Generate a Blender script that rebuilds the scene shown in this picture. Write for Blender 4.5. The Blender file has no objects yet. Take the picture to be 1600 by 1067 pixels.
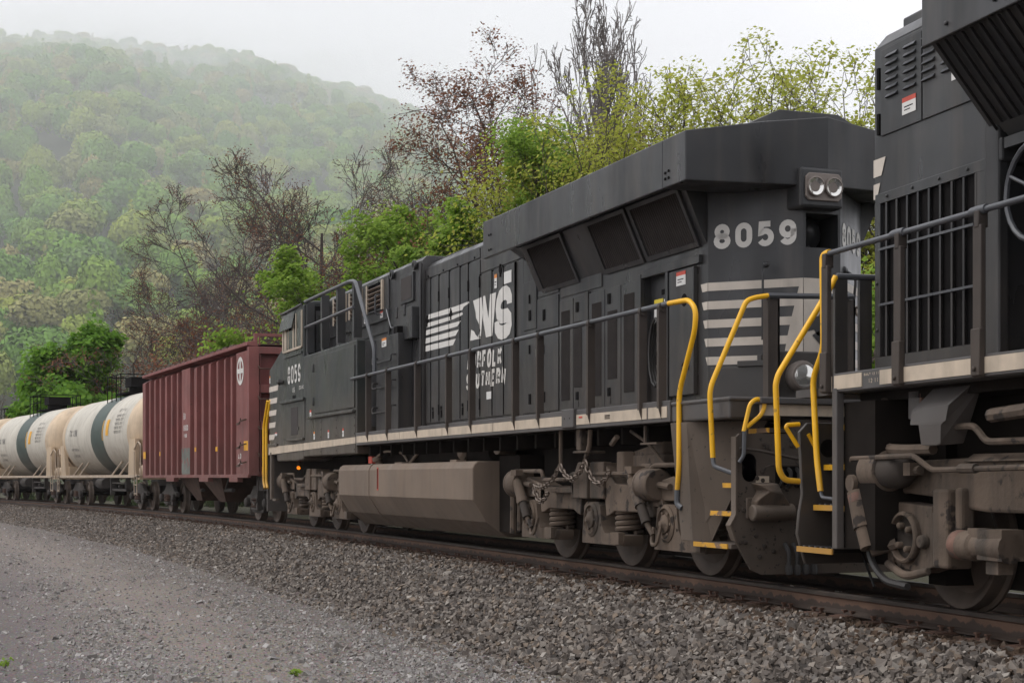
import bpy, bmesh, math, random
import numpy as np
from mathutils import Vector, Matrix
R_ = math.radians
SC = bpy.context.scene
COL = SC.collection

# ------------------------------------------------------------------ camera
CAM_POS = (0.0, -8.64, 1.04)
HEAD = R_(20.47)                       # angle between the view axis and the track
cd = bpy.data.cameras.new('camera')
cam = bpy.data.objects.new('camera', cd); COL.objects.link(cam)
cam.location = CAM_POS
cam.rotation_euler = (R_(90), 0, R_(90) - HEAD)
cd.sensor_width = 36.0
cd.lens = 2464 / 1600 * 36
cd.shift_y = 0.1334                    # level camera, rising front
cd.clip_start = 0.1; cd.clip_end = 6000
SC.camera = cam

# ------------------------------------------------------------------ light
SC.view_settings.view_transform = 'Standard'
SC.view_settings.look = 'None'
SC.view_settings.gamma = 1.0
SC.view_settings.use_curve_mapping = False
SC.view_settings.exposure = 0.55
SUN_EL, SUN_AZ = R_(55), R_(200)
W = bpy.data.worlds.new('World'); SC.world = W; W.use_nodes = True
nt = W.node_tree; nt.nodes.clear()
wo = nt.nodes.new('ShaderNodeOutputWorld'); bg = nt.nodes.new('ShaderNodeBackground')
sky = nt.nodes.new('ShaderNodeTexSky'); sky.sky_type = 'NISHITA'; sky.sun_disc = False
sky.sun_elevation = SUN_EL; sky.sun_rotation = SUN_AZ; sky.dust_density = 6.0; sky.air_density = 1.0; sky.ozone_density = 1.0
hs = nt.nodes.new('ShaderNodeHueSaturation'); hs.inputs['Saturation'].default_value = 0.12
tc = nt.nodes.new('ShaderNodeTexCoord')
nz = nt.nodes.new('ShaderNodeTexNoise'); nz.inputs['Scale'].default_value = 2.2; nz.inputs['Detail'].default_value = 5
mp = nt.nodes.new('ShaderNodeMapRange'); mp.inputs['To Min'].default_value = 7.7; mp.inputs['To Max'].default_value = 8.8
cb = nt.nodes.new('ShaderNodeCombineColor')
mx = nt.nodes.new('ShaderNodeMix'); mx.data_type = 'RGBA'; mx.inputs['Factor'].default_value = 0.88   # closed cloud deck
ml = nt.nodes.new('ShaderNodeMath'); ml.operation = 'MULTIPLY'; ml.inputs[1].default_value = 1.05
nt.links.new(tc.outputs['Generated'], nz.inputs['Vector'])
nt.links.new(nz.outputs['Fac'], mp.inputs['Value'])
nt.links.new(mp.outputs['Result'], cb.inputs['Red']); nt.links.new(mp.outputs['Result'], cb.inputs['Green'])
nt.links.new(mp.outputs['Result'], ml.inputs[0]); nt.links.new(ml.outputs[0], cb.inputs['Blue'])
nt.links.new(sky.outputs['Color'], hs.inputs['Color'])
nt.links.new(hs.outputs['Color'], mx.inputs['A']); nt.links.new(cb.outputs['Color'], mx.inputs['B'])
nt.links.new(mx.outputs['Result'], bg.inputs['Color']); bg.inputs['Strength'].default_value = 0.10
nt.links.new(bg.outputs[0], wo.inputs['Surface'])
sd = bpy.data.lights.new('sun', 'SUN'); sd.energy = 0.7; sd.angle = R_(25); sd.color = (1, .97, .93)
sun = bpy.data.objects.new('sun', sd); COL.objects.link(sun)
sun.rotation_euler = (R_(90) - SUN_EL, 0, R_(180) - SUN_AZ)
SC.cycles.use_denoising = True
SC.cycles.max_bounces = 10; SC.cycles.diffuse_bounces = 3; SC.cycles.glossy_bounces = 3
SC.cycles.transparent_max_bounces = 8; SC.cycles.volume_bounces = 9
SC.cycles.volume_step_rate = 1.0; SC.cycles.volume_max_steps = 128

# ------------------------------------------------------------------ materials
def mat(name, col, rough=.6, metal=0.0, var=.15, scale=3.0, dirt=None, streak=0.0, bump=0.0, bscale=40, spec=.5, trans=None, island=None, emit=None, bits=None):
    """Procedural surface: base colour broken up by noise; optional road dirt (colour, z of full dirt, z of none, amount)."""
    m = bpy.data.materials.new(name); m.use_nodes = True
    n = m.node_tree.nodes; L = m.node_tree.links
    b = n['Principled BSDF']; out = n['Material Output']
    b.inputs['Roughness'].default_value = rough; b.inputs['Metallic'].default_value = metal
    b.inputs['Specular IOR Level'].default_value = spec
    t = n.new('ShaderNodeTexCoord')
    def noise(sc, det=5, stretch=None):
        z = n.new('ShaderNodeTexNoise'); z.inputs['Scale'].default_value = sc; z.inputs['Detail'].default_value = det
        if stretch:
            mpg = n.new('ShaderNodeMapping'); mpg.inputs['Scale'].default_value = stretch
            L.new(t.outputs['Object'], mpg.inputs['Vector']); L.new(mpg.outputs[0], z.inputs['Vector'])
        else: L.new(t.outputs['Object'], z.inputs['Vector'])
        return z.outputs['Fac']
    def math_(op, a, bb, clamp=False):
        q = n.new('ShaderNodeMath'); q.operation = op; q.use_clamp = clamp
        for i, s in enumerate((a, bb)):
            if isinstance(s, (int, float)): q.inputs[i].default_value = s
            else: L.new(s, q.inputs[i])
        return q.outputs[0]
    def mixc(f, a, bb, mode='MIX'):
        q = n.new('ShaderNodeMix'); q.data_type = 'RGBA'; q.blend_type = mode
        for k, s in (('Factor', f), ('A', a), ('B', bb)):
            if isinstance(s, (int, float)): q.inputs[k].default_value = s
            elif isinstance(s, tuple): q.inputs[k].default_value = (*s[:3], 1)
            else: L.new(s, q.inputs[k])
        return q.outputs['Result']
    c = tuple(col)
    lo = tuple(x * (1 - var) for x in c); hi = tuple(min(1, x * (1 + var)) for x in c)
    mr = n.new('ShaderNodeMapRange'); mr.inputs['From Min'].default_value = .3; mr.inputs['From Max'].default_value = .7
    L.new(noise(scale), mr.inputs['Value'])
    cur = mixc(mr.outputs[0], lo, hi)
    if island:                                    # list of colours, one picked for each loose piece
        g = n.new('ShaderNodeNewGeometry'); cr = n.new('ShaderNodeValToRGB'); cr.color_ramp.interpolation = 'LINEAR'
        e = cr.color_ramp.elements
        while len(e) < len(island): e.new(.5)
        for i, cc in enumerate(island):
            e[i].position = i / (len(island) - 1); e[i].color = (*cc, 1)
        L.new(g.outputs['Random Per Island'], cr.inputs['Fac'])
        cur = mixc(var, cr.outputs['Color'], cur)
    if streak:
        s = noise(1.0, 6, (5, 5, .45))
        q = n.new('ShaderNodeMapRange'); q.inputs['From Min'].default_value = .5; q.inputs['From Max'].default_value = .75
        q.inputs['To Max'].default_value = abs(streak); L.new(s, q.inputs['Value'])
        cur = mixc(q.outputs[0], cur, (.13, .11, .09) if streak > 0 else (.02, .018, .015))
    if dirt:
        dc, z0, z1, amt = dirt
        sx = n.new('ShaderNodeSeparateXYZ'); L.new(t.outputs['Object'], sx.inputs[0])
        q = n.new('ShaderNodeMapRange'); q.inputs['From Min'].default_value = z1; q.inputs['From Max'].default_value = z0
        L.new(sx.outputs['Z'], q.inputs['Value'])
        f = math_('ADD', q.outputs[0], math_('MULTIPLY', math_('SUBTRACT', noise(2.5, 6), .5), .9), True)
        cur = mixc(math_('MULTIPLY', f, amt), cur, dc)
    if bits:                                      # (colour, scale, threshold): worn or rusty spots
        bc, bs, bt = bits
        q = n.new('ShaderNodeMapRange'); q.inputs['From Min'].default_value = bt; q.inputs['From Max'].default_value = bt + .05
        L.new(noise(bs, 6), q.inputs['Value']); cur = mixc(q.outputs[0], cur, bc)
    L.new(cur, b.inputs['Base Color'])
    if streak:                                    # uneven sheen of wet, dusty paint
        q = n.new('ShaderNodeMapRange'); q.inputs['From Min'].default_value = .3; q.inputs['From Max'].default_value = .7
        q.inputs['To Min'].default_value = max(.05, rough - .14); q.inputs['To Max'].default_value = min(1, rough + .22)
        L.new(noise(1.0, 5, (2.2, 2.2, .7)), q.inputs['Value']); L.new(q.outputs[0], b.inputs['Roughness'])
    if bump:
        bp = n.new('ShaderNodeBump'); bp.inputs['Strength'].default_value = bump; bp.inputs['Distance'].default_value = .02
        L.new(noise(bscale, 4), bp.inputs['Height']); L.new(bp.outputs[0], b.inputs['Normal'])
    if trans:
        td = n.new('ShaderNodeBsdfTranslucent'); L.new(cur, td.inputs['Color'])
        ms = n.new('ShaderNodeMixShader'); ms.inputs[0].default_value = trans
        L.new(b.outputs[0], ms.inputs[1]); L.new(td.outputs[0], ms.inputs[2]); L.new(ms.outputs[0], out.inputs['Surface'])
    if emit:
        b.inputs['Emission Color'].default_value = (*emit[0], 1); b.inputs['Emission Strength'].default_value = emit[1]
    return m

DUST = (.120, .090, .066)
BLACK = mat('black_paint', (.026, .0265, .028), .36, var=.30, scale=1.2, streak=.26, dirt=(DUST, .6, 3.0, .38), bump=.02, bscale=12)
BLACK2 = mat('black_door_paint', (.028, .029, .030), .40, var=.30, scale=1.6, streak=.30, dirt=(DUST, .8, 3.2, .40))
CABP = mat('cab_paint', (.032, .037, .034), .38, var=.25, scale=.9, streak=.16, dirt=(DUST, 1.2, 2.75, .78))
POST = mat('dusty_post_paint', (.040, .031, .026), .7, var=.2, scale=4, dirt=(DUST, 1.2, 3.2, .35))
PIPE = mat('grey_handrail_paint', (.075, .078, .085), .38, var=.15)
GREYS = mat('grey_sill_paint', (.070, .068, .068), .55, var=.2, scale=3, dirt=(DUST, 1.2, 2.2, .4))
SKIRT = mat('dusty_skirt_paint', (.098, .075, .057), .75, var=.22, scale=2.2, streak=-.35, dirt=(DUST, .3, 1.9, .5), bits=((.03, .026, .022), 24, .66))
PLATE = mat('dusty_pilot_paint', (.068, .053, .042), .8, var=.32, scale=2.2, streak=-.5, dirt=(DUST, .2, 2.0, .4), bits=((.020, .016, .013), 20, .62))
TRUCK = mat('dusty_truck_iron', (.108, .078, .056), .85, var=.32, scale=2.2, streak=-.75, bump=.25, bscale=26, bits=((.030, .022, .017), 6, .60))
TRUCKD = mat('dark_truck_iron', (.042, .032, .025), .85, var=.25, scale=3)
SHAFT = mat('dark_under_iron', (.014, .011, .009), .95, var=.3, spec=.12)
TANKM = mat('dusty_tank_paint', (.172, .128, .094), .72, var=.16, scale=1.1, streak=-.22, dirt=((.12, .095, .075), .1, .8, .6))
WHEEL = mat('worn_wheel_steel', (.085, .062, .046), .7, var=.3, scale=5)
TREAD = mat('bright_tread_steel', (.35, .33, .31), .35, metal=.8, var=.1)
YEL = mat('yellow_handrail_paint', (.88, .47, .008), .40, var=.10, scale=5, dirt=((.30, .16, .06), .6, 1.35, .8), bits=((.45, .24, .03), 14, .66))
YELD = mat('worn_yellow_step_edge', (.58, .30, .03), .7, var=.2, scale=6, bits=((.19, .12, .075), 7, .50))
WHT = mat('white_decal', (.64, .62, .58), .6, var=.08, scale=5, dirt=((.42, .36, .29), 1.5, 3.2, .5))
TAN = mat('tan_reflective_stripe', (.52, .43, .33), .6, var=.10, scale=7, streak=-.25)
STRIPE = mat('off_white_stripe', (.56, .50, .43), .6, var=.08, scale=6, streak=.35)
SCREEN = mat('radiator_screen', (.038, .031, .028), .85, var=.15, scale=6)
DARK = mat('dark_opening', (.009, .008, .008), .95, var=.2, spec=.12)
SLAT = mat('brown_louvre_slat', (.120, .082, .058), .75, var=.25, scale=5)
FRAMET = mat('tan_frame', (.42, .35, .27), .6, var=.15)
GLASS = mat('window_glass', (.045, .05, .045), .08, var=.3, scale=1.5, spec=.8)
LENS = mat('lamp_lens', (.78, .77, .73), .12, metal=.75, var=.06)
BEZEL = mat('lamp_bezel', (.20, .17, .15), .5, var=.2, metal=.3)
RED = mat('red_label', (.55, .08, .05), .6); ORNG = mat('orange_label', (.70, .25, .06), .6); LYEL = mat('yellow_label', (.75, .58, .05), .6); OYEL = mat('amber_reflector', (.72, .36, .02), .5)
PAPER = mat('white_label', (.68, .67, .64), .6, var=.05)
CHAIN = mat('chain_steel', (.15, .115, .09), .55, metal=.3, var=.3, scale=30)
HOSE = mat('rubber_hose', (.030, .027, .025), .6, var=.2)
AMBER = mat('amber_lamp', (.9, .35, .02), .4, emit=((1, .22, .0), .9))
# freight car paints
REDP = mat('oxide_red_paint', (.205, .066, .058), .6, var=.16, scale=1.5, streak=-.28, dirt=((.13, .075, .06), .9, 2.4, .45), bits=((.10, .045, .03), 7, .68))
REDD = mat('oxide_red_recess_paint', (.150, .040, .036), .68, var=.2, scale=2, streak=-.35, dirt=((.11, .065, .05), .9, 2.4, .45))  # the same red darkened for the shade between the ribs
RUST = mat('rusty_steel', (.085, .050, .036), .85, var=.3, scale=4)
PATCH = mat('grey_green_repaint', (.13, .14, .12), .7, var=.3, scale=3, bits=((.19, .07, .06), 6, .55))
CARIRON = mat('car_truck_iron', (.060, .052, .046), .85, var=.3, scale=3)

def tank_material():
    m = mat('tank_white_paint', (.53, .495, .42), .5, var=.10, scale=.9, streak=.35, dirt=((.30, .235, .165), .8, 2.4, .8))
    return m
TWHT = tank_material()
TEND = mat('rust_stained_tank_end', (.56, .43, .29), .5, var=.12, scale=1.4, streak=.3, dirt=((.30, .22, .15), .9, 2.3, .7))
TBAND = mat('dark_green_band', (.035, .060, .050), .5, var=.2, scale=2, dirt=((.13, .11, .09), .9, 2.3, .8))
TSILL = mat('beige_sill_paint', (.40, .32, .24), .7, var=.2, scale=3)

# ------------------------------------------------------------------ mesh building
class MB:
    """Collects shapes, then links them as ONE mesh object."""
    def __init__(s, *mats):
        s.v, s.f, s.m, s.sm = [], [], [], []; s.mats = list(mats); s.cur = 0; s.smooth = False
    def use(s, m):
        if m not in s.mats: s.mats.append(m)
        s.cur = s.mats.index(m); return s
    def face(s, pts, sm=None):
        i = len(s.v); s.v += [tuple(p) for p in pts]; s.f.append(tuple(range(i, i + len(pts)))); s.m.append(s.cur); s.sm.append(bool(sm))
        return s
    def rings(s, rings, cap=True, closed=True, sm=True, loop=False):
        i0 = len(s.v); n = len(rings[0])
        for r in rings: s.v += [tuple(p) for p in r]
        K = len(rings)
        for k in range(K if loop else K - 1):
            k2 = (k + 1) % K
            for j in range(n if closed else n - 1):
                j2 = (j + 1) % n
                s.f.append((i0 + k * n + j, i0 + k * n + j2, i0 + k2 * n + j2, i0 + k2 * n + j)); s.m.append(s.cur); s.sm.append(sm)
        if cap and not loop:
            s.f.append(tuple(i0 + j for j in range(n))[::-1]); s.f.append(tuple(i0 + (K - 1) * n + j for j in range(n)))
            s.m += [s.cur] * 2; s.sm += [False] * 2
        return s
    def box(s, x0, x1, y0, y1, z0, z1):
        return s.rings([[(x, y0, z0), (x, y1, z0), (x, y1, z1), (x, y0, z1)] for x in (x0, x1)], sm=False)
    def px(s, poly, x0, x1):          # polygon in (y,z) swept along x
        return s.rings([[(x, a, b) for a, b in poly] for x in (x0, x1)], sm=False)
    def py(s, poly, y0, y1):          # polygon in (x,z) swept along y
        return s.rings([[(a, y, b) for a, b in poly] for y in (y0, y1)], sm=False)
    def pz(s, poly, z0, z1):
        return s.rings([[(a, b, z) for a, b in poly] for z in (z0, z1)], sm=False)
    def obox(s, c, half, rot):        # turned box
        M = Matrix.Rotation(rot[2], 3, 'Z') @ Matrix.Rotation(rot[1], 3, 'Y') @ Matrix.Rotation(rot[0], 3, 'X')
        c = Vector(c); hx, hy, hz = half
        return s.rings([[tuple(c + M @ Vector((x, y, z))) for y, z in ((-hy, -hz), (hy, -hz), (hy, hz), (-hy, hz))] for x in (-hx, hx)], sm=False)
    def tube(s, pts, r, n=8, cap=True, loop=False):
        P = [Vector(p) for p in pts]; K = len(P); rr = r if isinstance(r, (list, tuple)) else [r] * K
        rings = []; up = None
        for k in range(K):
            a = P[k - 1] if (k or loop) else P[k]; b = P[(k + 1) % K] if (k < K - 1 or loop) else P[k]
            t = (b - a)
            if t.length < 1e-9: t = Vector((0, 0, 1))
            t.normalize()
            if up is None: up = Vector((0, 0, 1)) if abs(t.z) < .9 else Vector((1, 0, 0))
            u = t.cross(up)
            if u.length < 1e-6: u = t.cross(Vector((.3, .9, .2)))
            u.normalize(); w = u.cross(t).normalized(); up = w
            rings.append([tuple(P[k] + rr[k] * (math.cos(2 * math.pi * j / n) * u + math.sin(2 * math.pi * j / n) * w)) for j in range(n)])
        return s.rings(rings, cap=cap, loop=loop)
    def cyl(s, a, b, r0, r1=None, n=16):
        return s.tube([a, b], [r0, r0 if r1 is None else r1], n)
    def lathe(s, prof, o, ax, n=24, cap=True):     # prof: (radius, distance along ax)
        ax = Vector(ax).normalized(); o = Vector(o)
        u = ax.cross(Vector((0, 0, 1)) if abs(ax.z) < .9 else Vector((1, 0, 0))).normalized(); w = ax.cross(u)
        return s.rings([[tuple(o + ax * t + max(r, 1e-4) * (math.cos(2 * math.pi * j / n) * u + math.sin(2 * math.pi * j / n) * w)) for j in range(n)] for r, t in prof], cap=cap)
    def ball(s, c, r, n=12):
        return s.lathe([(r * math.sin(math.pi * k / 8), -r * math.cos(math.pi * k / 8)) for k in range(9)], c, (0, 0, 1), n)
    def spring(s, c, r, h, turns, wr, n=6):
        K = int(turns * 12); x, y, z = c
        return s.tube([(x + r * math.cos(2 * math.pi * k / 12), y + r * math.sin(2 * math.pi * k / 12), z + h * k / K) for k in range(K + 1)], wr, n)
    def build_each(s, name, parent=None, bevel=0):
        """every loose shape becomes an object of its own"""
        grp = list(range(len(s.v)))
        def root(i):
            while grp[i] != i: grp[i] = grp[grp[i]]; i = grp[i]
            return i
        for f in s.f:
            for q in f[1:]: grp[root(q)] = root(f[0])
        sets = {}
        for k, f in enumerate(s.f): sets.setdefault(root(f[0]), []).append(k)
        out = []
        for ks in sets.values():
            b = MB(); ids = {}
            for k in ks:
                b.use(s.mats[s.m[k]]); b.f.append(tuple(ids.setdefault(i, len(ids)) for i in s.f[k])); b.m.append(b.cur); b.sm.append(s.sm[k])
            b.v = [s.v[i] for i in ids]; out.append(b.build(name, parent, bevel))
        return out
    def build(s, name, parent=None, bevel=0, seg=2):
        me = bpy.data.meshes.new(name); me.from_pydata(s.v, [], s.f)
        for m in s.mats: me.materials.append(m)
        me.polygons.foreach_set('material_index', s.m); me.polygons.foreach_set('use_smooth', s.sm)
        bm = bmesh.new(); bm.from_mesh(me)
        if bevel: bmesh.ops.remove_doubles(bm, verts=bm.verts, dist=1e-5)
        bmesh.ops.recalc_face_normals(bm, faces=bm.faces)
        bm.to_mesh(me); bm.free()
        if any(s.sm): me.set_sharp_from_angle(angle=R_(38))
        me.update()
        o = bpy.data.objects.new(name, me); COL.objects.link(o)
        if parent: o.parent = parent
        if bevel:
            b = o.modifiers.new('bevel', 'BEVEL'); b.width = bevel; b.segments = seg; b.limit_method = 'ANGLE'; b.angle_limit = R_(35)
        return o

def part(name, parent, m, fn, bevel=0, **kw):
    b = MB(m); fn(b); return b.build(name, parent, bevel, **kw)
def boxp(name, parent, m, dims, bevel=0): return part(name, parent, m, lambda b: b.box(*dims), bevel)

def fillet(pts, r, k=4):
    """round the corners of a path"""
    P = [Vector(p) for p in pts]; out = [P[0]]
    for i in range(1, len(P) - 1):
        a, b, c = P[i - 1], P[i], P[i + 1]
        d1 = (a - b); d2 = (c - b); q = min(r, d1.length * .45, d2.length * .45)
        s, e = b + d1.normalized() * q, b + d2.normalized() * q
        for j in range(k + 1):
            t = j / k; out.append((1 - t) ** 2 * s + 2 * t * (1 - t) * b + t * t * e)
    out.append(P[-1]); return [tuple(p) for p in out]

def tag(o, label=None, cat=None, group=None, kind=None):
    if label: o['label'] = label
    if cat: o['category'] = cat
    if group: o['group'] = group
    if kind: o['kind'] = kind
    return o
def thing(name, loc, rz, label, cat, group=None):
    o = bpy.data.objects.new(name, None); COL.objects.link(o); o.location = loc; o.rotation_euler = (0, 0, rz)
    return tag(o, label, cat, group)
def kids(o): return [c for c in bpy.data.objects if c.parent == o]
def copy_tree(o, parent=None, tree=None):
    tree = tree or {}
    if not tree:
        for c in bpy.data.objects:
            if c.parent: tree.setdefault(c.parent.name, []).append(c)
    c = o.copy(); COL.objects.link(c)
    if parent: c.parent = parent
    for ch in tree.get(o.name, []): copy_tree(ch, c, tree)
    return c

# ------------------------------------------------------------------ lettering
def _arc(cx, cy, rx, ry, a0, a1, n=10): return [(cx + rx * math.cos(R_(a0 + (a1 - a0) * k / n)), cy + ry * math.sin(R_(a0 + (a1 - a0) * k / n))) for k in range(n + 1)]
GL = {  # strokes on a 0..1 square; a stroke that ends where it starts is closed
 '0': [_arc(.5, .68, .42, .32, 0, 180) + _arc(.5, .32, .42, .32, 180, 360) + [(.92, .68)]],
 '8': [_arc(.5, .75, .36, .25, 0, 360, 16), _arc(.5, .26, .42, .26, 0, 360, 16)],
 '5': [[(.85, 1), (.2, 1), (.14, .55)] + _arc(.48, .32, .42, .32, 130, -150, 14)],
 '9': [_arc(.5, .68, .42, .32, 0, 360, 16), _arc(.5, .32, .42, .32, 210, 360) + [(.92, .68)]],
 '1': [[(.25, .8), (.5, 1), (.5, 0)]], '2': [_arc(.5, .7, .42, .3, 170, -30) + [(.06, 0), (.94, 0)]],
 '3': [_arc(.48, .76, .38, .24, 160, -90) + _arc(.48, .26, .42, .26, 90, -160)], '4': [[(.72, 0), (.72, 1), (.06, .28), (.96, .28)]],
 '6': [_arc(.5, .32, .42, .32, 0, 360, 16), _arc(.5, .68, .42, .32, 30, 180) + [(.08, .32)]], '7': [[(.06, 1), (.94, 1), (.4, 0)]],
 'N': [[(.08, 0), (.08, 1), (.92, 0), (.92, 1)]], 'S': [_arc(.5, .75, .40, .25, 10, 270, 12) + _arc(.5, .25, .42, .25, 90, -170, 12)],
 'O': [_arc(.5, .66, .42, .34, 0, 180) + _arc(.5, .34, .42, .34, 180, 360) + [(.92, .66)]],
 'R': [[(.08, 0), (.08, 1), (.55, 1)] + _arc(.55, .75, .36, .25, 90, -90, 8) + [(.08, .5)], [(.5, .5), (.92, 0)]],
 'F': [[(.08, 0), (.08, 1), (.9, 1)], [(.08, .52), (.75, .52)]], 'L': [[(.08, 1), (.08, 0), (.88, 0)]],
 'K': [[(.08, 0), (.08, 1)], [(.9, 1), (.12, .45)], [(.35, .6), (.95, 0)]], 'U': [[(.08, 1), (.08, .35)] + _arc(.5, .33, .42, .33, 180, 360) + [(.92, 1)]],
 'T': [[(.02, 1), (.98, 1)], [(.5, 1), (.5, 0)]], 'H': [[(.08, 0), (.08, 1)], [(.92, 0), (.92, 1)], [(.08, .5), (.92, .5)]],
 'E': [[(.9, 1), (.08, 1), (.08, 0), (.9, 0)], [(.08, .52), (.75, .52)]], 'A': [[(.02, 0), (.5, 1), (.98, 0)], [(.2, .33), (.8, .33)]],
 'C': [_arc(.5, .66, .42, .34, 20, 180) + _arc(.5, .34, .42, .34, 180, 340)],
 'B': [[(.08, 0), (.08, 1), (.5, 1)] + _arc(.5, .76, .34, .24, 90, -90, 8) + [(.08, .52)], [(.5, .52)] + _arc(.5, .26, .4, .26, 90, -90, 8) + [(.08, 0)]],
 'I': [[(.5, 0), (.5, 1)]], 'G': [_arc(.5, .66, .42, .34, 20, 180) + _arc(.5, .34, .42, .34, 180, 360) + [(.55, .42)]],
 'D': [[(.08, 0), (.08, 1), (.45, 1)] + _arc(.45, .5, .45, .5, 90, -90, 12) + [(.08, 0)]], 'X': [[(.05, 0), (.95, 1)], [(.05, 1), (.95, 0)]],
 'P': [[(.08, 0), (.08, 1), (.55, 1)] + _arc(.55, .74, .36, .26, 90, -90, 8) + [(.08, .48)]], 'Y': [[(.05, 1), (.5, .45), (.95, 1)], [(.5, .45), (.5, 0)]], 'W': [[(.02, 1), (.25, 0), (.5, .8), (.75, 0), (.98, 1)]], 'V': [[(.05, 1), (.5, 0), (.95, 1)]], 'M': [[(.05, 0), (.05, 1), (.5, .3), (.95, 1), (.95, 0)]], ' ': []}
def ribbon(b, path, t, put):
    """flat stroke of width t along a 2-D path"""
    P = [Vector((p[0], p[1])) for p in path]; Q = [P[0]]
    for p in P[1:]:
        if (p - Q[-1]).length > 1e-5: Q.append(p)
    P = Q; closed = (P[0] - P[-1]).length < 1e-3
    if closed: P = P[:-1]
    n = len(P); L_, R2 = [], []
    for i in range(n):
        a = P[i - 1] if (i or closed) else None; c = P[(i + 1) % n] if (i < n - 1 or closed) else None
        d1 = (P[i] - a).normalized() if a is not None else None; d2 = (c - P[i]).normalized() if c is not None else None
        if d1 is None: d1 = d2
        if d2 is None: d2 = d1
        m = d1 + d2
        if m.length < .2: m = d2
        m.normalize(); nn = Vector((-m.y, m.x)); k = min(1.5, 1 / max(.4, nn.dot(Vector((-d2.y, d2.x)))))
        L_.append(P[i] + nn * t / 2 * k); R2.append(P[i] - nn * t / 2 * k)
    for i in range(n if closed else n - 1):
        j = (i + 1) % n
        b.face([put(*L_[i]), put(*R2[i]), put(*R2[j]), put(*L_[j])])
def text(b, s, put, w, h, t, gap, slant=0.0):
    """letters as strokes: put(a,b) maps flat coordinates to space; height h, width w"""
    x = t / 2
    for ch in s:
        ww = w * (.28 if ch == 'I' else .45 if ch == ' ' else 1)
        for st in GL[ch]:
            ribbon(b, [(x + p[0] * (ww - t) + slant * (t / 2 + p[1] * (h - t)), t / 2 + p[1] * (h - t)) for p in st], t, put)
        x += ww + gap
    return x
def letters(name, parent, m, s, put, w, h, t, gap, slant=0.0):
    """large painted lettering: each character is a part"""
    x = 0
    for ch in s:
        b = MB(m); text(b, ch, lambda a, c: put(a + x, c), w, h, t, gap, slant)
        if b.v: b.build(name, parent)
        x += w * (.28 if ch == 'I' else .45 if ch == ' ' else 1) + gap
def plane(o, r, u):
    o, r, u = Vector(o), Vector(r).normalized(), Vector(u).normalized()
    return lambda a, b: tuple(o + r * a + u * b)
def flat(name, parent, m, polys):
    b = MB(m)
    for p in polys: b.face(p)
    return b.build(name, parent)
def sticker(parent, x, y, z, w, h, mats, name='warning_label'):
    """small label on a side wall facing -y: top strip of one colour on white"""
    b = MB(PAPER); b.box(x - w / 2, x + w / 2, y - .004, y, z - h / 2, z + h * (.22 if len(mats) else .5))
    for m in mats: b.use(m); b.box(x - w / 2, x + w / 2, y - .004, y, z + h * .221, z + h / 2); b.use(DARK); b.box(x - w * .35, x + w * .3, y - .0045, y, z - h * .1, z - h * .03); b.box(x - w * .35, x + w * .1, y - .0045, y, z - h * .28, z - h * .22)
    return b.build(name, parent)

# ------------------------------------------------------------------ the curved track
RAD = 360.0; XC = -24.2; Y0 = 8.2 ** 2 / (2 * RAD); CEN = (XC, Y0 - RAD)
def arc(s, off=0.0):                   # point at arc length s, off = metres away from the camera's side
    t = s / RAD; return (XC + (RAD + off) * math.sin(t), CEN[1] + (RAD + off) * math.cos(t))
def chord(s, half):
    a, c = arc(s - half), arc(s + half)
    return ((a[0] + c[0]) / 2, (a[1] + c[1]) / 2, 0.0), math.atan2(c[1] - a[1], c[0] - a[0])

# ------------------------------------------------------------------ ground, ballast, track
from mathutils import noise as MN
AX_ = Vector((-math.cos(HEAD), math.sin(HEAD))); RT_ = Vector((math.sin(HEAD), math.cos(HEAD)))
def at(lat, dep):                      # ground position: metres right of the camera, metres in front of it
    return (CAM_POS[0] + AX_.x * dep + RT_.x * lat, CAM_POS[1] + AX_.y * dep + RT_.y * lat)
GZ = -.62                              # level of the gravel lot (rail top = 0)
def np_mesh(name, v, f, mats, smooth=False, mi=None):
    """mesh from arrays (all faces with the same number of corners)"""
    me = bpy.data.meshes.new(name); k = f.shape[1]
    me.vertices.add(len(v)); me.vertices.foreach_set('co', v.astype(np.float32).ravel())
    me.loops.add(f.size); me.loops.foreach_set('vertex_index', f.astype(np.int32).ravel())
    me.polygons.add(len(f)); me.polygons.foreach_set('loop_start', np.arange(0, f.size, k, dtype=np.int32))
    me.polygons.foreach_set('loop_total', np.full(len(f), k, dtype=np.int32))
    for m in mats: me.materials.append(m)
    if mi is not None: me.polygons.foreach_set('material_index', mi.astype(np.int32))
    me.polygons.foreach_set('use_smooth', np.full(len(f), smooth, dtype=bool))
    me.update(calc_edges=True)
    o = bpy.data.objects.new(name, me); COL.objects.link(o); return o
def grid(name, P, m, smooth=True):     # P: (nu, nv, 3)
    nu, nv = P.shape[:2]; idx = np.arange(nu * nv).reshape(nu, nv)
    f = np.stack([idx[:-1, :-1], idx[1:, :-1], idx[1:, 1:], idx[:-1, 1:]], -1).reshape(-1, 4)
    return np_mesh(name, P.reshape(-1, 3), f, [m], smooth)

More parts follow.
